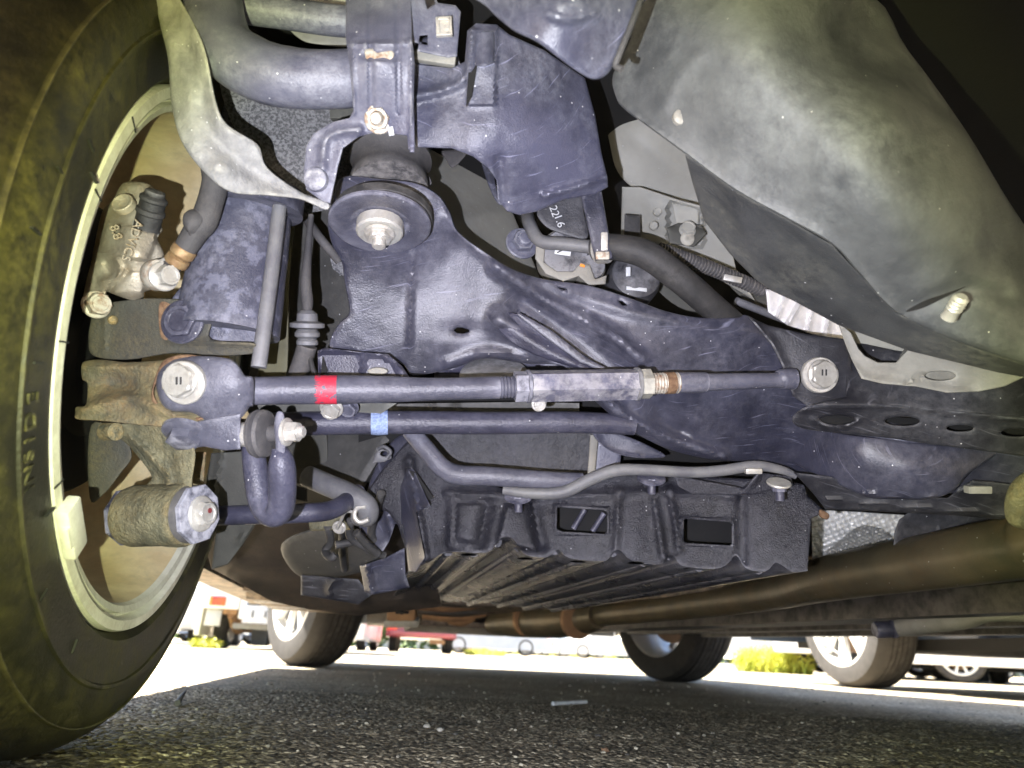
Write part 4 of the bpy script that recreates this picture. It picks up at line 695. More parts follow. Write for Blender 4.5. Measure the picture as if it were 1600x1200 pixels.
# gap between the rods
relief('gap_panel', [(540, 632), (820, 628), (905, 630), (905, 650), (560, 650)], [(560, 640, .72), (900, 640, .72)], TANK, car, edge=0, smooth=False, feats=[('ridge', [(712, 630), (712, 650)], 5, .006), ('ridge', [(674, 630), (674, 650)], 5, .006)])
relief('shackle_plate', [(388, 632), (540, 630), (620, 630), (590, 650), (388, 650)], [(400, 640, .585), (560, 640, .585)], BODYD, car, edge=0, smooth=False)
bolt(P(518, 637, .56), AX(0, -.5, .8), .008, STEEL, car, flange=1.2); bolt(P(545, 636, .57), AX(0, -.5, .8), .007, LINK, car, flange=1.2)
lathe('arch_washer', P(772, 588, .63), AX(0, .8, .5), [(.03, 0), (.032, .002), (.02, .004), (0, .004)], TUBE, car)
bolt(P(842, 631, .58), AX(.2, -.2, 1), .0055, STEEL, car, flange=1.2)
relief('dark_duct', [(690, 572), (760, 560), (880, 566), (905, 600), (700, 600)], [(700, 580, .66), (880, 580, .67)], LINKD, car, t=.01, feats=[('ridge', [(700, 576), (780, 566), (880, 570)], 6, .006)])
# ---- lower lateral link
def dl2(x): return .575 + (x-400)*.00009
tube('lateral_link', W(*[(x, y, dl2(x)) for x, y in ((400, 665), (470, 662), (600, 660), (760, 661), (900, 660), (990, 664))]), [19*dl2(400)/FPX]*3+[18*dl2(700)/FPX, 17*dl2(900)/FPX, 16*dl2(980)/FPX], LINKD, car, n=8, seg=32, label='dark lateral link with blue chalk mark')
tube('blue_chalk_band', W((580, 660.3, dl2(580)), (592, 660.2, dl2(592)), (606, 660, dl2(606))), [19.2*dl2(590)/FPX, 19.9*dl2(590)/FPX, 19.2*dl2(590)/FPX], BLUP, car, n=5, seg=36, label='pale blue chalk band on link')
# ---- U-shaped shackle with its bolt
ush = tube('bent_drop_link', W((394, 690, .508), (400, 740, .502), (408, 785, .497), (424, 804, .492), (438, 796, .487), (441, 760, .482), (440, 724, .478), (436, 700, .478)), [.0078, .0088, .0088, .0088, .0092, .0096, .0090, .0050], LINKD, car, n=10, seg=28, rough=.02, label='dark twisted U-shaped bar hanging under the link')
relief('drop_link_tab', [(432, 645), (440, 643), (444, 650), (446, 672), (446, 700), (440, 730), (432, 722), (430, 690), (428, 664)], [(438, 650, .474), (438, 720, .470)], LINK, ush, t=.012, step=4, edge=3, er=.002)
lathe('spool_head', P(370, 679, .497), AX(1, .03, .15), [(.0085, 0), (.0090, .001), (.0090, .013), (.008, .0135)], STEEL, ush, seg=30)
lathe('spool_rubber', P(396, 678, .493), AX(1, .03, .15), [(.010, 0), (.0165, .0015), (.0175, .004), (.014, .006), (.0175, .008), (.0165, .0105), (.008, .013), (.0062, .013), (.0062, .020)], RUBG, ush, seg=40)
bolt(P(447, 675, .476), AX(1, .02, .2), .0074, STEEL, ush, name='drop_link_nut', flange=1.35, h=1.3, stud=.004)
# stabiliser bar behind
tube('stabiliser_bar', W((330, 806, .60), (400, 804, .595), (470, 802, .60), (520, 796, .62), (560, 770, .66)), .0085, LINKD, car, n=8, seg=24)
# ---- fuel tank, background plates and hoses in the lower left
relief('fuel_tank', [(440, 650), (620, 652), (604, 700), (576, 750), (562, 766), (520, 762), (470, 760), (430, 740)], [(450, 660, .80), (600, 680, .78), (540, 760, .76)], TANK, car, t=.02, und=.001, step=9, er=.01, edge=14)
relief('tank_strap', [(440, 660), (500, 656), (512, 700), (504, 760), (470, 760), (440, 740)], [(480, 700, .775)], BODYD, car, t=.004)
relief('lower_arm', [(330, 708), (392, 704), (400, 790), (340, 800), (316, 790)], [(350, 750, .60), (390, 760, .60)], BODYD, car, t=.01, feats=[('ridge', [(345, 706), (330, 790)], 4, .004)], smooth=False)
relief('tan_flat_bar', [(304, 706), (322, 706), (318, 762), (300, 760)], [(310, 730, .56)], IRON, car, t=.006, smooth=False)
relief('inner_sill', [(300, 790), (660, 790), (690, 948), (560, 962), (480, 952), (425, 940), (330, 888)], [(330, 800, .92), (600, 800, .95), (600, 940, 1.1)], UNDER, car, edge=0, t=.01, step=12, smooth=False, und=.002, feats=[('ridge', [(360, 880), (450, 900), (560, 930)], 12, .012), ('ridge', [(480, 945), (600, 940), (680, 930)], 6, .01)])
relief('tank_bottom', [(440, 850), (500, 825), (580, 830), (590, 880), (560, 895), (500, 905), (460, 895)], [(450, 850, .88), (560, 850, .86), (520, 900, .92)], TANK, car, t=.02, und=.001, er=.008, edge=10)
relief('front_arm', [(340, 812), (412, 800), (380, 850), (356, 882), (330, 890)], [(350, 830, .66), (390, 830, .66)], BODYD, car, t=.008, smooth=False, feats=[('ridge', [(402, 808), (374, 846)], 4, .004)])
relief('sill_bracket', [(470, 898), (560, 905), (580, 930), (560, 945), (470, 930)], [(500, 920, .86), (560, 925, .86)], ECOD, car, t=.02, smooth=False, feats=[('ridge', [(514, 930), (516, 912), (530, 903)], 4, .006)])
relief('bracket_plate', [(480, 806), (530, 800), (548, 828), (484, 830)], [(510, 815, .68)], IRONG, car, t=.004, smooth=False, feats=[('ridge', [(484, 829), (546, 827)], 2.5, .003)])
bolt(P(530, 824, .675), AX(0, -.2, 1), .005, STEEL, car)
tube('grey_hose', W((480, 744, .665), (510, 757, .655), (545, 772, .648), (572, 790, .645), (574, 806, .650), (562, 806, .660)), [.0105, .0105, .0105, .0102, .010, .010], TUBE, car, n=8, seg=24, label='grey hose curling to a wire clip')
tube('hose_clip', W((572, 792, .636), (558, 794, .637), (554, 806, .637), (562, 816, .637), (576, 812, .637)), .0022, STEEL, car, n=5, seg=10)
tube('clip_wire', W((554, 800, .64), (540, 800, .645), (532, 815, .655), (526, 826, .66)), .0016, STEEL, car, n=5, seg=8)
for a in (((512, 822, .68), (516, 846, .69), (508, 862, .69), (518, 872, .68), (524, 866, .68)), ((524, 852, .70), (560, 846, .71), (590, 846, .72)), ((548, 812, .69), (548, 840, .70), (580, 860, .71), (600, 868, .72)), ((538, 790, .68), (534, 850, .80), (538, 890, .86)), ((596, 770, .68), (580, 830, .71), (590, 850, .72)), ((556, 832, .67), (572, 850, .68), (590, 866, .69))):
    tube('dangling_cable', W(*a), .0042, RUB, car, n=6, seg=12)
relief('bar_bracket', [(404, 740), (480, 764), (480, 784), (404, 768)], [(440, 760, .64)], BLACK, car, t=.006, smooth=False)
# ---- plastic cover under the subframe: front wall then corrugated floor
LOBES = [(640, 890), (672, 877), (700, 862), (758, 864), (774, 852), (782, 842), (800, 842), (820, 866), (852, 871), (866, 862), (874, 859), (890, 872), (938, 877), (950, 874), (960, 862), (970, 862), (985, 876), (1018, 882), (1036, 880), (1046, 868), (1054, 869), (1066, 884), (1115, 889), (1136, 882), (1146, 870), (1154, 871), (1166, 888), (1196, 893), (1210, 880), (1220, 882), (1236, 893), (1250, 894), (1262, 892)]
wall = relief('plastic_undercover', [(560, 786), (600, 730), (636, 690), (660, 700), (700, 735), (740, 748), (786, 764), (800, 764), (880, 768), (930, 738), (972, 740), (1060, 742), (1160, 748), (1230, 750), (1256, 758), (1262, 775), (1290, 800), (1268, 810)]+[tuple(q) for q in cat(LOBES, 3)][::-1]+[(634, 860), (622, 822), (606, 800)],
       [(600, 760, .70), (640, 700, .71), (640, 860, .69), (700, 770, .690), (720, 850, .672), (800, 790, .676), (860, 860, .668), (900, 760, .690), (1000, 760, .690), (1000, 870, .660), (1100, 880, .655), (1150, 760, .68), (1250, 880, .64), (1270, 800, .66), (850, 764, .70)], PLAST, car,
       holes=[[(871, 794), (874, 793), (944, 798), (948, 801), (948, 830), (945, 834), (878, 830), (870, 826)], [(1069, 812), (1072, 811), (1140, 816), (1143, 819), (1143, 850), (1140, 852), (1073, 848), (1068, 845)]],
       feats=[('ridge', [(760, 790), (748, 846)], 12, -.008), ('ridge', [(832, 790), (846, 850)], 10, -.008), ('ridge', [(706, 786), (704, 850)], 6, .005), ('poly', [(716, 788), (758, 786), (746, 850), (712, 842)], 8, .005), ('poly', [(790, 790), (828, 788), (838, 860), (776, 850)], 9, .007), ('ridge', [(968, 768), (962, 860)], 6, .005),
              ('ridge', [(1022, 780), (1030, 830), (1036, 870)], 6, .006), ('ridge', [(1046, 764), (1056, 820), (1060, 860)], 6, .006), ('ridge', [(1000, 790), (990, 860)], 14, .003), ('ridge', [(1158, 775), (1160, 880)], 9, -.005), ('ridge', [(640, 720), (650, 780), (664, 870)], 7, .010), ('ridge', [(700, 770), (800, 776), (900, 776), (1000, 770), (1150, 775)], 7, .005), ('poly', [(866, 788), (952, 792), (953, 838), (866, 834)], 5, .003), ('poly', [(1064, 807), (1148, 812), (1148, 856), (1064, 852)], 5, .003)], t=.004, step=5, smooth=False, hsmooth=False, und=.0008, er=.002, label='grained black plastic undercover with two square slots')
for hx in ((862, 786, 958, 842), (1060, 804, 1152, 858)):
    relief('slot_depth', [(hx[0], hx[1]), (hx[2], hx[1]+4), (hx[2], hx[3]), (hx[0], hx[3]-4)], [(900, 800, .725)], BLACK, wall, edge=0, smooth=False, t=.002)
for a in (((896, 826), (914, 796)), ((926, 830), (944, 802))): tube('slot_rib', W((*a[0], .712), (*a[1], .712)), .003, LINKD, wall)
edge_px = [tuple(q) for q in cat(LOBES, 3)]
wf = tps([(600, 760, .70), (640, 700, .71), (640, 860, .69), (700, 770, .690), (720, 850, .672), (800, 790, .676), (860, 860, .668), (900, 760, .690), (1000, 760, .690), (1000, 870, .660), (1100, 880, .655), (1150, 760, .68), (1250, 880, .64), (1270, 800, .66), (850, 764, .70)])
ep = [P(x, y, float(wf(np.array([x]), np.array([y]))[0])+.001) for x, y in edge_px]
loft('undercover_floor', ep, cf*.80+UPZ*.004, PLAST, wall, n=8, sharp=30)
for q in ((732, 870), (820, 877), (892, 881), (988, 884), (1074, 892), (1158, 897)):
    pass
for (x0, y0), (x1, y1) in (((688, 866), (688, 866)), ((772, 856), 0), ((800, 844), 0), ((866, 860), 0), ((900, 874), 0), ((956, 864), 0), ((1000, 880), 0), ((1045, 869), 0), ((1085, 888), 0), ((1146, 872), 0), ((1180, 892), 0), ((1214, 882), 0)) if False else [(q, q) for q in ((700, 864), (740, 865), (776, 850), (812, 858), (866, 862), (905, 875), (957, 865), (1005, 880), (1046, 870), (1092, 888), (1146, 872), (1185, 892), (1214, 882))]:
    a = P(x0, y0, float(wf(np.array([x0]), np.array([y0]))[0])+.014)+UPZ*.002; b = a+cf*.80+UPZ*.001
    tube('floor_bead', [a, a.lerp(b, .5), b], [.0055, .006, .006], PLAST, wall, n=3, seg=10)
relief('undercover_flap', [(562, 884), (600, 872), (632, 856), (634, 896), (640, 918), (580, 930), (570, 925)], [(570, 900, .78), (632, 880, .74)], ECO, wall, t=.004, smooth=False, feats=[('ridge', [(572, 884), (580, 926)], 5, .008), ('ridge', [(570, 884), (632, 860)], 3, .003)])
relief('undercover_fin', [(636, 732), (646, 733), (672, 790), (650, 800), (664, 872), (650, 894), (638, 892), (630, 820), (614, 818), (626, 760)], [(640, 740, .685), (655, 880, .668), (620, 815, .70)], ECO, wall, t=.004, smooth=False, feats=[('ridge', [(638, 734), (652, 800), (664, 870)], 3, .006)])
relief('fin_slot', [(638, 734), (650, 738), (678, 778), (668, 783)], [(655, 755, .679)], BLACK, wall, t=.001, edge=0, smooth=False)
relief('cover_upper_skin', [(576, 760), (604, 700), (640, 680), (690, 732), (740, 750), (700, 780), (640, 770), (600, 860), (560, 850)], [(600, 760, .73), (640, 690, .74), (700, 760, .72)], ECO, wall, t=.004, feats=[('ridge', [(610, 740), (606, 800), (622, 850)], 7, .008), ('ridge', [(620, 730), (650, 712), (690, 740)], 6, .004)])
relief('clip_bracket', [(584, 712), (592, 700), (612, 706), (612, 716), (600, 722), (582, 724)], [(598, 712, .71)], TUBE, wall, t=.004, smooth=False, holes=[oval(600, 709, 6, 4)])
tube('clip_loop', W((590, 702, .705), (600, 698, .700), (610, 706, .700), (604, 716, .700)), .002, TUBE, wall, n=5)
for q, fl, hd in (((810, 788), 22, RUBG), ((1018, 760), 18, RUB)):
    o = lathe('cover_washer', P(q[0], q[1]-12, .652), AX(0, 1, .35), [(.012, -.001), (.0135, -.0005), (.0135, .0005), (.012, .001), (0, .001)], LINKD, wall)
    lathe('cover_nut', P(q[0], q[1]-11, .652), AX(0, -1, .1), [(.0065, 0), (.0065, .006), (.004, .0062), (.004, .013), (.003, .014), (0, .014)], LINKD, wall, seg=30, hexs={0, 1})
lathe('cover_washer', P(1217, 755, .630), AX(0, 1, .30), [(.0105, -.0012), (.0112, 0), (.0105, .0012), (0, .0012)], STEEL, wall, label='bright disc washer on top of undercover')
lathe('cover_nut', P(1218, 758, .630), AX(0, -1, .1), [(.0062, 0), (.0062, .006), (.004, .0062), (.004, .014), (.003, .0145), (0, .0145)], LINKD, wall, seg=30, hexs={0, 1})
relief('rusty_corner', [(1282, 796), (1296, 804), (1292, 812), (1280, 806)], [(1288, 804, .655)], RUST, wall, t=.003)
for x, y in ((732, 867), (820, 873), (903, 878), (993, 880), (1080, 889)):
    o = lathe('floor_hole', PZ(x, y, (ep[8].z+ep[9].z)/2-.006)+Vector((0, .0, 0)), UPZ, [(.0075, .0), (0, 0)], BLACK, wall, seg=20)
# bent frame tubes over the cover
tube('frame_tube', W((640, 672, .665), (664, 700, .66), (690, 730, .655), (716, 742, .652), (760, 744, .652), (850, 750, .655), (910, 752, .66)), [.0085, .0088, .0092, .0095, .0092, .0085, .008], LINK, car, n=10, seg=28, flat=.8, label='grey bent frame tube with sharp corner')
tube('cover_edge_tube', W((786, 766, .652), (830, 771, .648), (880, 769, .645), (920, 750, .642), (958, 736, .640), (1000, 734, .640), (1080, 738, .640), (1130, 735, .640), (1180, 728, .640), (1220, 734, .640), (1244, 744, .640)), [.004, .0052, .0058, .0058, .0058, .0054, .0052, .0052, .0050, .004, .003], TUBE, car, n=8, seg=24, flat=.8, label='pale grey edge bar running along the undercover top')
relief('textured_floor', [(660, 680), (760, 672), (935, 668), (930, 742), (760, 740), (700, 722)], [(680, 700, .74), (920, 700, .74)], mat('leathery_underseal', (.055, .055, .060), (.030, .030, .034), 90, .55, 0, 1.6, 160, (.12, .12, .14), .35, 20), car, t=.003, und=.0016, smooth=False, edge=0, step=6)
relief('floor_rib_plate', [(922, 680), (936, 676), (930, 736), (918, 742)], [(928, 700, .71)], LGT, car, t=.004, smooth=False)
relief('blue_panel', [(934, 676), (972, 690), (968, 738), (930, 740)], [(950, 710, .72)], ECOL, car, t=.004, smooth=False)
relief('curved_pan', [(924, 672), (960, 676), (1000, 690), (1040, 712), (1010, 716), (975, 712), (945, 700)], [(940, 680, .68), (1020, 710, .69)], ECO, car, t=.004, feats=[('ridge', [(926, 676), (950, 706), (1000, 716)], 4, .004)])
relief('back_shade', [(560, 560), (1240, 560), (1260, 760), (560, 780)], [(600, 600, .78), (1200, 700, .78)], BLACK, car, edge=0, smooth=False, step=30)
rbox('rail_bolt', P(1177, 736, .634), (AX(1, 0, 0)*.0075, AX(0, 1, 0)*.0025, AX(0, 0, 1)*.003), STEEL, car)
relief('cover_top_fold', [(1052, 742), (1160, 762), (1172, 752), (1184, 738), (1236, 744), (1240, 760), (1172, 774), (1080, 772), (1060, 760)], [(1100, 756, .665), (1220, 750, .655)], PLAST, wall, t=.003, smooth=False, feats=[('ridge', [(1164, 768), (1184, 742)], 4, .004)])
# ---- exhaust pipe and heat shields
ex = tube('exhaust_pipe', [P(1600, 853, .60)-cf*.55-cr*-.10+UPZ*.02, P(1600, 853, .60)-cf*.25-cr*-.05+UPZ*.008, P(1680, 838, .56), P(1600, 853, .60), P(1450, 878, .70), P(1300, 903, .86), P(1180, 931, 1.20), P(1040, 951, 1.60), P(925, 963, 1.90)], [.0275]*9, PIPE, car, n=8, seg=40, rough=.012, label='long brown stained exhaust pipe')
tube('pipe_flange', [P(935, 962, 1.86), P(915, 966, 1.90), P(870, 970, 1.95), P(800, 972, 2.15), P(770, 975, 2.25)], [.034, .042, .046, .044, .030], PIPE, ex, n=6, seg=30)
for x, d_ in ((905, 1.88), (875, 1.97), (828, 2.05)): lathe('pipe_band', P(x, 969, d_), P(x-40, 970, d_+.15)-P(x, 969, d_), [(.044, 0), (.049, .002), (.049, .02), (.044, .022)], WOOD, ex)
def foilf(X, Y): return .93 + .00018*(X-1350) + .0034*np.sin(X*.46+Y*.22)*np.sin(Y*.52-X*.16) + .035*np.exp(-(((Y-905)/45)**2))
relief('foil_heat_shield', [(1268, 796), (1340, 800), (1428, 806), (1424, 840), (1412, 862), (1270, 900)], foilf, FOIL, car, t=.002, smooth=False, step=3.4, edge=0, und=0, label='shiny dimpled foil shield above the exhaust')
relief('foil_heat_shield_fold', [(1284, 902), (1288, 866), (1302, 853), (1320, 838), (1338, 825), (1356, 822), (1380, 829), (1402, 848), (1416, 866), (1400, 885)], lambda X, Y: .905 + .0030*np.sin(X*.8+Y*.3)*np.sin(Y*.9-X*.3) + .0005*(Y-840), mat('dull_foil', (.62, .62, .61), (.5, .5, .49), 60, .4, .55, .1), car, t=.002, step=3.2, edge=0, und=0)
relief('tunnel_panel', [(1420, 800), (1600, 806), (1640, 806), (1560, 850), (1440, 862), (1400, 880)], [(1440, 830, .74), (1600, 820, .70)], ECOD, car, t=.004, feats=[('ridge', [(1416, 866), (1460, 840), (1470, 822)], 3, .003), ('ridge', [(1470, 846), (1520, 812)], 5, .004)])
tube('yellow_hanger_loop', W((1800, 640, .52), (1720, 700, .47), (1660, 738, .46), (1612, 752, .47), (1592, 775, .475), (1590, 806, .48), (1604, 812, .49)), .0072, IRONG, car, n=8, label='olive green curved hanger at the right edge')
tube('heat_shield_wire', W((1600, 866, .565), (1612, 868, .565), (1600, 878, .565)), .0012, LGT, car, n=4)
# long rails and tray under the right side
for k, (u0, z0, dz) in enumerate(((1.02, .150, .02), (1.14, .156, .014), (1.26, .150, .022), (1.38, .160, .016), (1.50, .150, .026))):
    prism('floor_rail', [(.05+.05*k, z0+.012), (.05+.05*k, z0+dz+.03), (2.3, z0+dz+.035), (2.3, z0+.03)], u0, u0+.05+.02*(k % 2), mat('rail_underseal_%s' % 'abcde'[k], (.022, .019, .016), (.008, .007, .006), 7, .5, 0, .8, 60, (.045, .036, .027), .30, 6), car)
prism('right_floor', [(-.2, .215), (-.2, .23), (2.3, .24), (2.3, .225)], .85, 1.599, UNDER, car)
# parts under the engine
sb = rbox('tow_eye_bracket', P(628, 952, 1.9), (AX(1, 0, 0)*.040, AX(0, 1, 0)*.028, AX(0, 0, 1)*.02), WOOD, car, .2)
rbox('bracket_foot', P(628, 972, 1.9), (AX(1, 0, 0)*.048, AX(0, 1, 0)*.010, AX(0, 0, 1)*.02), LGT, car, .3)
for k in (-1, 1): 
    rbox('bracket_slot', P(628, 952+k*5, 1.875), (AX(1, 0, 0)*.018, AX(0, 1, 0)*.0035, AX(0, 0, 1)*.003), BLACK, sb, .1)
rbox('bracket_slot', P(628, 952, 1.875), (AX(1, 0, 0)*.0035, AX(0, 1, 0)*.014, AX(0, 0, 1)*.004), BLACK, sb, .1)
for k, (x0, x1, y, d_) in enumerate(((640, 770, 948, 2.0), (650, 790, 956, 2.1), (660, 760, 964, 2.15), (680, 800, 942, 1.9), (700, 742, 971, 2.2))):
    tube('engine_tray_rib', W((x0, y, d_), ((x0+x1)/2, y+3, d_), (x1, y-4, d_)), [.007, .010, .006], UNDER if k % 2 else WOOD, car, n=6, seg=10, flat=.6)
prism('engine_tray', [(1.9, .163), (1.9, .18), (2.7, .18), (2.7, .155)], .35, .80, UNDER, car)
# ---- far wheels of the same car
def alloy(name, c, ax, r, wd, parent, steer_out=1, m1=TREAD, m2=SILV, n=9, inner=False, label=None, rim=None, twin=False):
    """c: centre of the outer face; ax: outward axis"""
    rr = rim or r*.70; x, y, z = frame(ax); c = Vector(c)
    prof = [(rr, -.012), (rr+.004, -.002), (rr+(r-rr)*.35, .002), (rr+(r-rr)*.75, -.004), (r*.965, -.022), (r*.99, -.035)]
    for k in range(5):
        a = -.045-(wd-.09)*k/5; g = (wd-.09)/5
        prof += [(r, a), (r, a-g*.80), (r*.982, a-g*.84), (r*.982, a-g*.97)]
    prof += [(r*.99, -wd+.03), (r*.955, -wd+.012), (rr+(r-rr)*.5, -wd), (rr, -wd+.01)]
    o = lathe(name, c, ax, prof, m1, parent, seg=96, cap0=False, cap1=False, label=label)
    lathe('rim', c, ax, [(rr+.001, -.010), (rr+.003, -.001), (rr-.008, .0), (rr-.012, -.008), (rr-.020, -.03), (rr-.028, -wd*.6), (rr-.010, -wd+.02), (rr, -wd+.008)], m2, o, seg=72, cap0=False, cap1=False)
    lathe('brake_rotor', c-z*.09, ax, [(0, 0), (rr*.72, 0), (rr*.72, -.02), (0, -.02)], DISC, o, seg=40)
    for i in range(n*(2 if twin else 1)):
        th = 2*math.pi*(i//2 if twin else i)/n + (.13*(1 if i % 2 else -1) if twin else 0); a = x*math.cos(th)+y*math.sin(th); s = z.cross(a)
        V = []
        for q, h, wv in ((.02, -.012, .011), (rr*.5, -.014, .010 if not twin else .008), (rr-.010, -.008, .017 if not twin else .011)):
            for e, g in ((-1, -.022), (-.55, 0), (.55, 0), (1, -.022)): V.append(c+a*q+s*wv*e+z*(h+g))
        Fc = [(j*4+k, j*4+k+1, j*4+k+5, j*4+k+4) for j in range(2) for k in range(3)]
        pyd('spoke', V, Fc, m2, o, sharp=50)
    lathe('hub_cap', c-z*.016, ax, [(.030, -.02), (.030, 0), (.022, .004), (0, .004)], m2, o, seg=30)
    return o
def dirz(deg): return Vector((math.sin(math.radians(deg)), math.cos(math.radians(deg)), 0))
# headings of the steered front wheels (degrees clockwise from straight ahead)
def fwheel(px, dist, head, leftside, label):
    h = dirz(head); out = Vector((-h.y, h.x, 0)) if leftside else Vector((h.y, -h.x, 0))
    r_ = P(px, 1000, 1)-CAM; r_.z = 0; r_.normalize(); c = r_*dist + UPZ*.315
    return alloy('front_wheel', c+out*.10, out, .315, .205, car, n=9, label=label)
fwheel(483, 3.08, -37, True, 'front wheel with bright spokes, turned left')
fwheel(1052, 3.28, -26, False, 'shaded front wheel seen from its hollow inner side')
sb_ = tube('side_link', [P(1960, 990, 0.950), P(1590, 958, 1.0), P(1500, 970, 1.06), P(1400, 982, 1.15)], [.0115, .012, .0135, .0135], LGT, car, n=6, seg=24, label='pale lateral link low at the right edge')
lathe('side_link_nut', P(1398, 983, 1.15), P(1372, 984, 1.15)-P(1398, 983, 1.15), [(.0145, 0), (.0145, .006), (.012, .008), (.0135, .012), (.0135, .030), (.011, .034), (0, .034)], LINKD, sb_, seg=30)
relief('link_bracket', [(1480, 960), (1530, 950), (1600, 948), (1600, 958), (1530, 962), (1490, 970)], [(1540, 955, 1.10)], WOOD, car, t=.02, smooth=False)
# ------------------------------------------------------------------ neighbours and the car park
def GP(px, dist):      # point on the ground in the direction of a picture column
    r_ = P(px, 1000, 1)-CAM; r_.z = 0; r_.normalize(); return r_*dist
def carbody(root, m, L=4.2, Wd=1.72, H=1.46, clear=.2, hood=.8, zb=None):
    """simple shaped body in its own frame: x across, y forward"""
    prof = [(-L/2, .35), (-L/2+.05, clear), (L/2-.08, clear), (L/2, .38), (L/2-.05, .70), (L/2-1.0, hood+.08), (L/2-1.75, H-.04), (-L/2+1.2, H), (-L/2+.35, .98), (-L/2+.02, .90)]
    cols = ((-Wd/2, .965), (-Wd/2+.10, 1.0), (Wd/2-.10, 1.0), (Wd/2, .965)); V = []
    for x, s in cols:
        for y, z in prof: V.append((x if z < 1.0 else x*.82, y*s, clear+(z-clear)*(s if z > .5 else 1)))
    n = len(prof); Fc = [tuple(range(n)), tuple(reversed(range(3*n, 4*n)))]+[(j*n+i, j*n+(i+1) % n, (j+1)*n+(i+1) % n, (j+1)*n+i) for j in range(3) for i in range(n)]
    b = pyd('body', V, Fc, m, root, sharp=25)
    for s in (-1, 1):
        g = pyd('side_window', [(s*(Wd/2*.93+.005), -L/2+.75, .95), (s*(Wd/2*.93+.005), L/2-1.3, .95), (s*(Wd/2*.83+.004), L/2-1.75, H-.1), (s*(Wd/2*.83+.004), -L/2+1.25, H-.1)], [(0, 1, 2, 3)], GLS, root, smooth=False)
    pyd('rear_window', [(-.55, -L/2+.30, .99), (.55, -L/2+.30, .99), (.5, -L/2+1.10, H-.06), (-.5, -L/2+1.10, H-.06)], [(0, 1, 2, 3)], GLS, root, smooth=False)
    return b
def wheels(root, L=4.2, Wd=1.72, r=.30, base=2.5, m2=SILV, n=7, twin=False):
    for sx_ in (-1, 1):
        for sy in (-1, 1): alloy('wheel', (sx_*(Wd/2+.004), sy*base/2, r), (sx_, 0, 0), r, .19, root, n=n, m2=m2, twin=twin)
def lamps(root, L, Wd, z=.72, m=LRED, y=None, w_=.10, h_=.07):
    for s in (-1, 1): rbox('tail_lamp', (s*(Wd/2-.14), (y if y is not None else -L/2-.005), z), ((w_, 0, 0), (0, .03, 0), (0, 0, h_)), m, root, .2)
# neighbour to the right: dark low car with bright multi-spoke wheels
nb_c = Vector((1.66, 3.55, 0))
nb = thing('neighbour_car', 'car parked on the right with bright twin spoke wheel and very dark underside', 'car', (nb_c.x, nb_c.y, 0), -YAW*1.0)
nb.rotation_euler = (0, 0, -YAW)
NW = 1.74
def lbox(name, x0, x1, y0, y1, z0, z1, m, parent, bev=.05, **k): return rbox(name, ((x0+x1)/2, (y0+y1)/2, (z0+z1)/2), (((x1-x0)/2, 0, 0), (0, (y1-y0)/2, 0), (0, 0, (z1-z0)/2)), m, parent, bev, **k)
alloy('front_wheel', (0, 0, .315), (-1, 0, 0), .315, .215, nb, n=8, twin=True, label='bright wheel with paired spokes')
alloy('rear_wheel', (0, -2.62, .315), (-1, 0, 0), .315, .215, nb, n=8, twin=True)
for y in (0, -2.62): alloy('wheel', (NW, y, .315), (1, 0, 0), .315, .215, nb, n=8, twin=True)
pr = [(-3.35, .30), (-3.28, .23)]+[(-2.62+.36*math.cos(math.pi*(1-k/9)), max(.22, .30+.36*math.sin(math.pi*(1-k/9)))) for k in range(10)]+[(.36*math.cos(math.pi*(1-k/9)), max(.22, .30+.36*math.sin(math.pi*(1-k/9)))) for k in range(10)]+[(.82, .24), (.88, .4), (.80, .72), (.1, .9), (-.8, 1.42), (-2.4, 1.44), (-3.2, .98)]
def nprism(name, pf, x0, x1, m):
    n = len(pf); V = [(x0, y, z) for y, z in pf]+[(x1, y, z) for y, z in pf]
    return pyd(name, V, [tuple(range(n)), tuple(reversed(range(n, 2*n)))]+[(i, (i+1) % n, n+(i+1) % n, n+i) for i in range(n)], m, nb, sharp=20)
nprism('body_side', pr, -.03, .0, BLUC); nprism('body_side', pr, NW, NW+.03, BLUC)
nprism('body_skin', [(-3.30, .24), (-3.37, .30), (-3.22, 1.0), (-2.42, 1.46), (-.78, 1.44), (.12, .92), (.82, .74), (.90, .4), (.84, .22), (.80, .4), (.78, .70), (.08, .88), (-.8, 1.40), (-2.4, 1.42), (-3.18, .96), (-3.30, .4)], 0, NW, BLUC)
nprism('underside', [(-3.2, .215), (-3.2, .24), (.72, .22), (.72, .185), (-.4, .175), (-2.2, .185)], .235, NW-.24, BLACK)
lbox('exhaust_silencer', .5, .9, -2.4, -1.2, .15, .18, UNDER, nb, .3)
# white pickup, far left
pk = thing('white_pickup', 'white pickup seen from behind, with plate and red marker lamp, left of the front wheel', 'pickup', GP(372, 8.2), math.radians(8))
lbox('truck_bed', -.52, 1.05, .02, 2.2, .46, 1.25, WHITE, pk, .04)
lbox('cab', -.50, 1.0, 2.2, 3.6, .45, 1.8, WHITE, pk, .1)
lbox('rear_bumper', -.54, -.04, -.06, .02, .39, .60, WHITE, pk, .3)
lbox('marker_lamp', -.32, -.18, -.085, -.055, .42, .51, LRED, pk, .1)
lbox('lamp_orange_half', -.34, -.315, -.088, -.058, .42, .51, LORG, pk, .1)
pl_ = lbox('number_plate', .02, .36, -.09, -.07, .26, .44, WPL, pk, .05)
for x in (.12, .25): lbox('plate_stroke', x-.007, x+.007, -.10, -.088, .32, .39, INK, pl_, .02)
lbox('plate_bracket', -.03, .04, -.06, .02, .3, .52, WHITE, pk, .1)
lbox('side_guard', -.54, -.48, .3, 1.9, .12, .5, WHITE, pk, .2)
lbox('mud_flap', -.40, -.24, .1, .12, .22, .39, SILC, pk, .05)
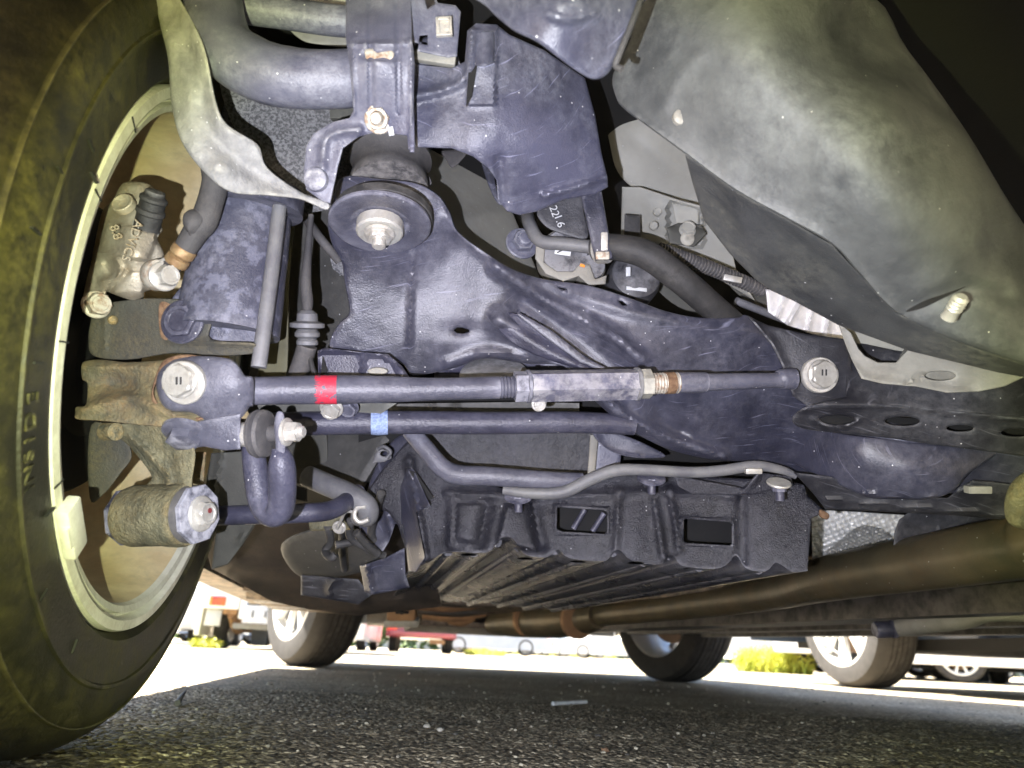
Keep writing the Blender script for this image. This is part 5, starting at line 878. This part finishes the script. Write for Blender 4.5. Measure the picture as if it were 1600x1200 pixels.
for x in (-.24, .80): alloy('wheel', (x, .75, .25), (1, 0, 0), .25, .16, pk, n=6, m2=WHITE)
tube('rear_axle', [Vector((-.25, .7, .27)), Vector((-.02, .6, .30)), Vector((.5, .7, .27))], [.06, .13, .05], WOOD, pk, n=6)
tube('leaf_spring', [Vector((-.12, .02, .33)), Vector((-.12, .5, .18)), Vector((-.12, 1.4, .33))], .035, WOOD, pk, n=6)
lbox('chassis_rail', -.20, -.06, -.02, 2.5, .34, .42, WOOD, pk, .1); lbox('cross_tube', -.1, .4, .05, .12, .20, .26, LGT, pk, .3)
for x in (.12, .34): lbox('under_tank', x-.10, x+.09, .5, .8, .04, .24, RUB, pk, .2)
# car slice left of the pickup
c1 = thing('parked_car', 'pale grey car glimpsed just right of the big tyre', 'car', GP(262, 13), math.radians(8)); carbody(c1, SILC, 4.2, 1.7); wheels(c1); lamps(c1, 4.2, 1.7)
# maroon car
rc = thing('parked_car', 'maroon car seen from behind between the front wheels', 'car', GP(658, 18.8), math.radians(6)); carbody(rc, MAROON, 4.0, 1.62, 1.42, .32); wheels(rc, 4.0, 1.5, .29, 2.4); lamps(rc, 4.0, 1.62, .50, LRED, -2.02, .11, .06)
lbox('rear_bumper', -.72, .72, -2.08, -2.0, .34, .46, MAROON, rc, .3)
lbox('exhaust_box', .2, .55, -2.0, -1.6, .20, .30, WOOD, rc, .2)
for px, D_, m_, rz, lb in ((522, 17, WHITE, 4, 'white car with a pale wheel close left of the maroon car'), (770, 28, SILC, 90, 'silver car just right of the maroon car'), (818, 46, WHITE, 70, 'distant white car above the pale ground at centre'), (858, 52, SILC, 85, 'distant silver car among the far row'), (905, 50, WHITE, 95, 'distant white car at the right of the far row'), (955, 34, WHITE, 80, 'white car glimpsed left of the shaded front wheel')):
    o = thing('parked_car', lb, 'car', GP(px, D_), math.radians(rz), group='cars parked across the lot'); carbody(o, m_); wheels(o, n=5); lamps(o, 4.2, 1.72)
wv = thing('white_van', 'white van side beyond the yellow green weeds', 'van', GP(1165, 14), math.radians(78)); carbody(wv, WHITE, 4.6, 1.75, 1.9, .22, 1.1); wheels(wv, 4.6, 1.75, .3, 2.8)
# white truck on the right
wt = thing('white_truck', 'white truck with steel wheel at the right edge', 'truck', GP(1560, 9.4), math.radians(62))
lbox('truck_body', -.78, .78, -2.0, 2.2, .22, .95, WHITE, wt, .04); lbox('cab', -.8, .8, 1.0, 2.3, .40, 1.9, WHITE, wt, .1)
lbox('side_skirt', -.84, -.785, -.9, .9, .16, .50, WHITE, wt, .2); lbox('plastic_wrap', .60, .80, -1.9, -1.0, .22, .4, SILC, wt, .3)
for y in (.45, -1.75): 
    for s in (-1, 1): alloy('wheel', (s*.82, y, .24), (s, 0, 0), .24, .16, wt, n=10, m2=WHITE)
lbox('chassis', -.4, .4, -1.9, 2.0, .12, .215, BLACK, wt, .1)
for px, D_, m_, rz, lb in ((1432, 11.5, BLUC, -30, 'dark car with red tail lamp left of the white truck'), (1590, 13.5, SILC, 70, 'silver car behind the white truck')):
    o = thing('parked_car', lb, 'car', GP(px, D_), math.radians(rz)); carbody(o, m_); wheels(o, n=5); lamps(o, 4.2, 1.72, .55, LRED, None, .16, .07)
# grit scattered over the near asphalt: nobody could count it
bmg = bmesh.new()
for i in range(520):
    y = .45+2.6*random.random()**1.5; x = random.uniform(-.8, .9)*max(.6, y*.9); r = random.uniform(.0007, .0022)*(1+.35*y)
    mtx = Matrix.Translation((x, y, r*.5+.0008)) @ Matrix.Rotation(random.random()*6, 4, 'Z') @ Matrix.Diagonal((random.uniform(.7, 1.6), random.uniform(.6, 1.1), .7, 1))
    bmesh.ops.create_icosphere(bmg, subdivisions=1, radius=r, matrix=mtx)
meg = bpy.data.meshes.new('grit'); bmg.to_mesh(meg); bmg.free()
og = link('grit', meg, mat('mixed_grit', (.42, .38, .29), (.05, .045, .04), 40, .7, lo=.44, hi=.56), None, kind='stuff', smooth=False)
og['label'] = 'loose pale and dark grit scattered over the near asphalt'; og['category'] = 'grit'
for px, D_, m_, rz, lb in ((300, 20, BLUC, 60, 'dark blue car glimpsed behind the white pickup'), (1128, 21, WHITE, 40, 'white car just right of the shaded front wheel'), (1470, 26, WHITE, 85, 'distant white car between the bright wheel and the white truck'), (745, 60, MAROON, 90, 'distant red car in the far row at centre')):
    o = thing('parked_car', lb, 'car', GP(px, D_), math.radians(rz), group='cars parked across the lot'); carbody(o, m_); wheels(o, n=5); lamps(o, 4.2, 1.72)
# weeds
def weeds(name, px0, px1, D_, n, h, label=None):
    V = []; Fc = []
    for i in range(n):
        t = random.random(); c = GP(px0+(px1-px0)*t, D_*(.94+.16*random.random())); hh = h*(.4+.8*random.random())*(1-.5*abs(t-.45)); a = random.random()*6.3; s = Vector((math.cos(a), math.sin(a), 0)); l = Vector((random.gauss(0, .35), random.gauss(0, .35), 1))*hh
        for k in range(3):
            q0, q1 = c+l*(k/3)*1.0, c+l*((k+1)/3)+s*(.04*k); w0 = .012*(1-k/3.2); b = len(V); V += [q0-s*w0, q0+s*w0, q1+s*w0*.6, q1-s*w0*.6]; Fc.append((b, b+1, b+2, b+3))
        for k in range(3):
            q = c+l*random.random(); e = Vector((random.gauss(0, 1), random.gauss(0, 1), random.gauss(0, .7))).normalized()*.045; f = e.cross(UPZ).normalized()*.016; b = len(V); V += [q, q+e*.5+f, q+e, q+e*.5-f]; Fc.append((b, b+1, b+2, b+3))
    me = bpy.data.meshes.new(name); me.from_pydata([tuple(v) for v in V], [], Fc); o = link(name, me, GRASS, None, kind='stuff', smooth=False)
    o['label'] = label; o['category'] = 'weeds'; return o
GRASS = mat('yellow_green_weeds', (.50, .47, .06), (.28, .34, .04), 5, .7, 0, 0)
weeds('weeds', 1150, 1262, 9.4, 1100, .30, 'bright yellow green weeds between the two wheels at right')
weeds('grass_tuft', 728, 790, 19, 500, .16, 'small green grass tuft on pale ground right of the maroon car')
weeds('grass_verge', 700, 960, 58, 900, 1.2, 'distant green verge across the far side of the lot')
weeds('grass_edge', 300, 345, 8.3, 200, .09, 'thin green tufts at the kerb below the white pickup')
# far hedge and low building on the horizon
FOL = mat('hedge_leaves', (.10, .15, .04), (.06, .10, .03), 2, .8, 0, 0)
def hedge(name, p0, p1, h, n, label):
    V = []; Fc = []
    for i in range(n):
        t = random.random(); c = p0.lerp(p1, t)+Vector((random.gauss(0, .8), random.gauss(0, .8), h*random.random()**.8*(.75+.25*math.sin(t*40)))); a = Vector((random.gauss(0, 1), random.gauss(0, 1), random.gauss(0, 1))).normalized()*.35; b_ = a.orthogonal().normalized()*.22; b = len(V); V += [c-a-b_, c+a-b_, c+a+b_, c-a+b_]; Fc.append((b, b+1, b+2, b+3))
    me = bpy.data.meshes.new(name); me.from_pydata([tuple(v) for v in V], [], Fc); o = link(name, me, FOL, None, kind='stuff', smooth=False); o['label'] = label; o['category'] = 'hedge'
hedge('far_hedge', Vector((-55, 85, 0)), Vector((70, 80, 0)), 3.5, 5000, 'leafy hedge closing the far side of the lot')
bd = thing('building', 'long pale building far beyond the car park', 'building', (5, 100, 0), 0)
lbox('wall', -60, 70, 0, 12, 0, 6, LIP, bd, .001); lbox('roof', -61, 71, -1, 13, 6, 6.6, TANK, bd, .01)
for k in range(16): lbox('window', -56+k*8, -52+k*8, -.1, .0, 1.2, 3.0, GLS, bd, .01)
# small things on the ground
def gz(px, py): return PZ(px, py, .002)
a_, b_ = gz(864, 1103), gz(916, 1100); o = tube('paper_stick', [a_+UPZ*.0035, b_+UPZ*.0035], .0035, WPL, None, n=2, seg=12); o['label'] = 'small white rolled stick lying on the shaded asphalt'; o['category'] = 'litter'
def pebble(q, r, m, label, cat_='pebble'):
    bm = bmesh.new(); bmesh.ops.create_icosphere(bm, subdivisions=2, radius=r); 
    for v in bm.verts: v.co *= 1+.5*noise.noise(v.co*(2.2/r)*.5+Vector((q[0], q[1], 0))); v.co.z *= .6
    me = bpy.data.meshes.new('pebble'); bm.to_mesh(me); bm.free(); o = link('pebble', me, m, None, sharp=50); o.location = gz(*q)+UPZ*r*.4; o['label'] = label; o['category'] = cat_
PEB = mat('pale_stone', (.5, .47, .40), (.36, .33, .28), 200, .7)
pebble((667, 1137), .004, PEB, 'pale pebble left of centre on the near asphalt'); pebble((688, 1143), .004, PEB, 'larger pale pebble lying just beside another pebble')
pebble((1076, 1074), .006, PEB, 'pale pebble below the shaded front wheel'); pebble((946, 1175), .004, RUST, 'small brown crumb at bottom centre', 'crumb')
tw = tube('twig', [gz(276, 1104)+UPZ*.004, gz(282, 1099)+UPZ*.009, gz(288, 1093)+UPZ*.012], [.004, .003, .001], RUB, None, n=3, seg=8); tw['label'] = 'tiny dark twig on bright asphalt right of the big tyre'; tw['category'] = 'twig'
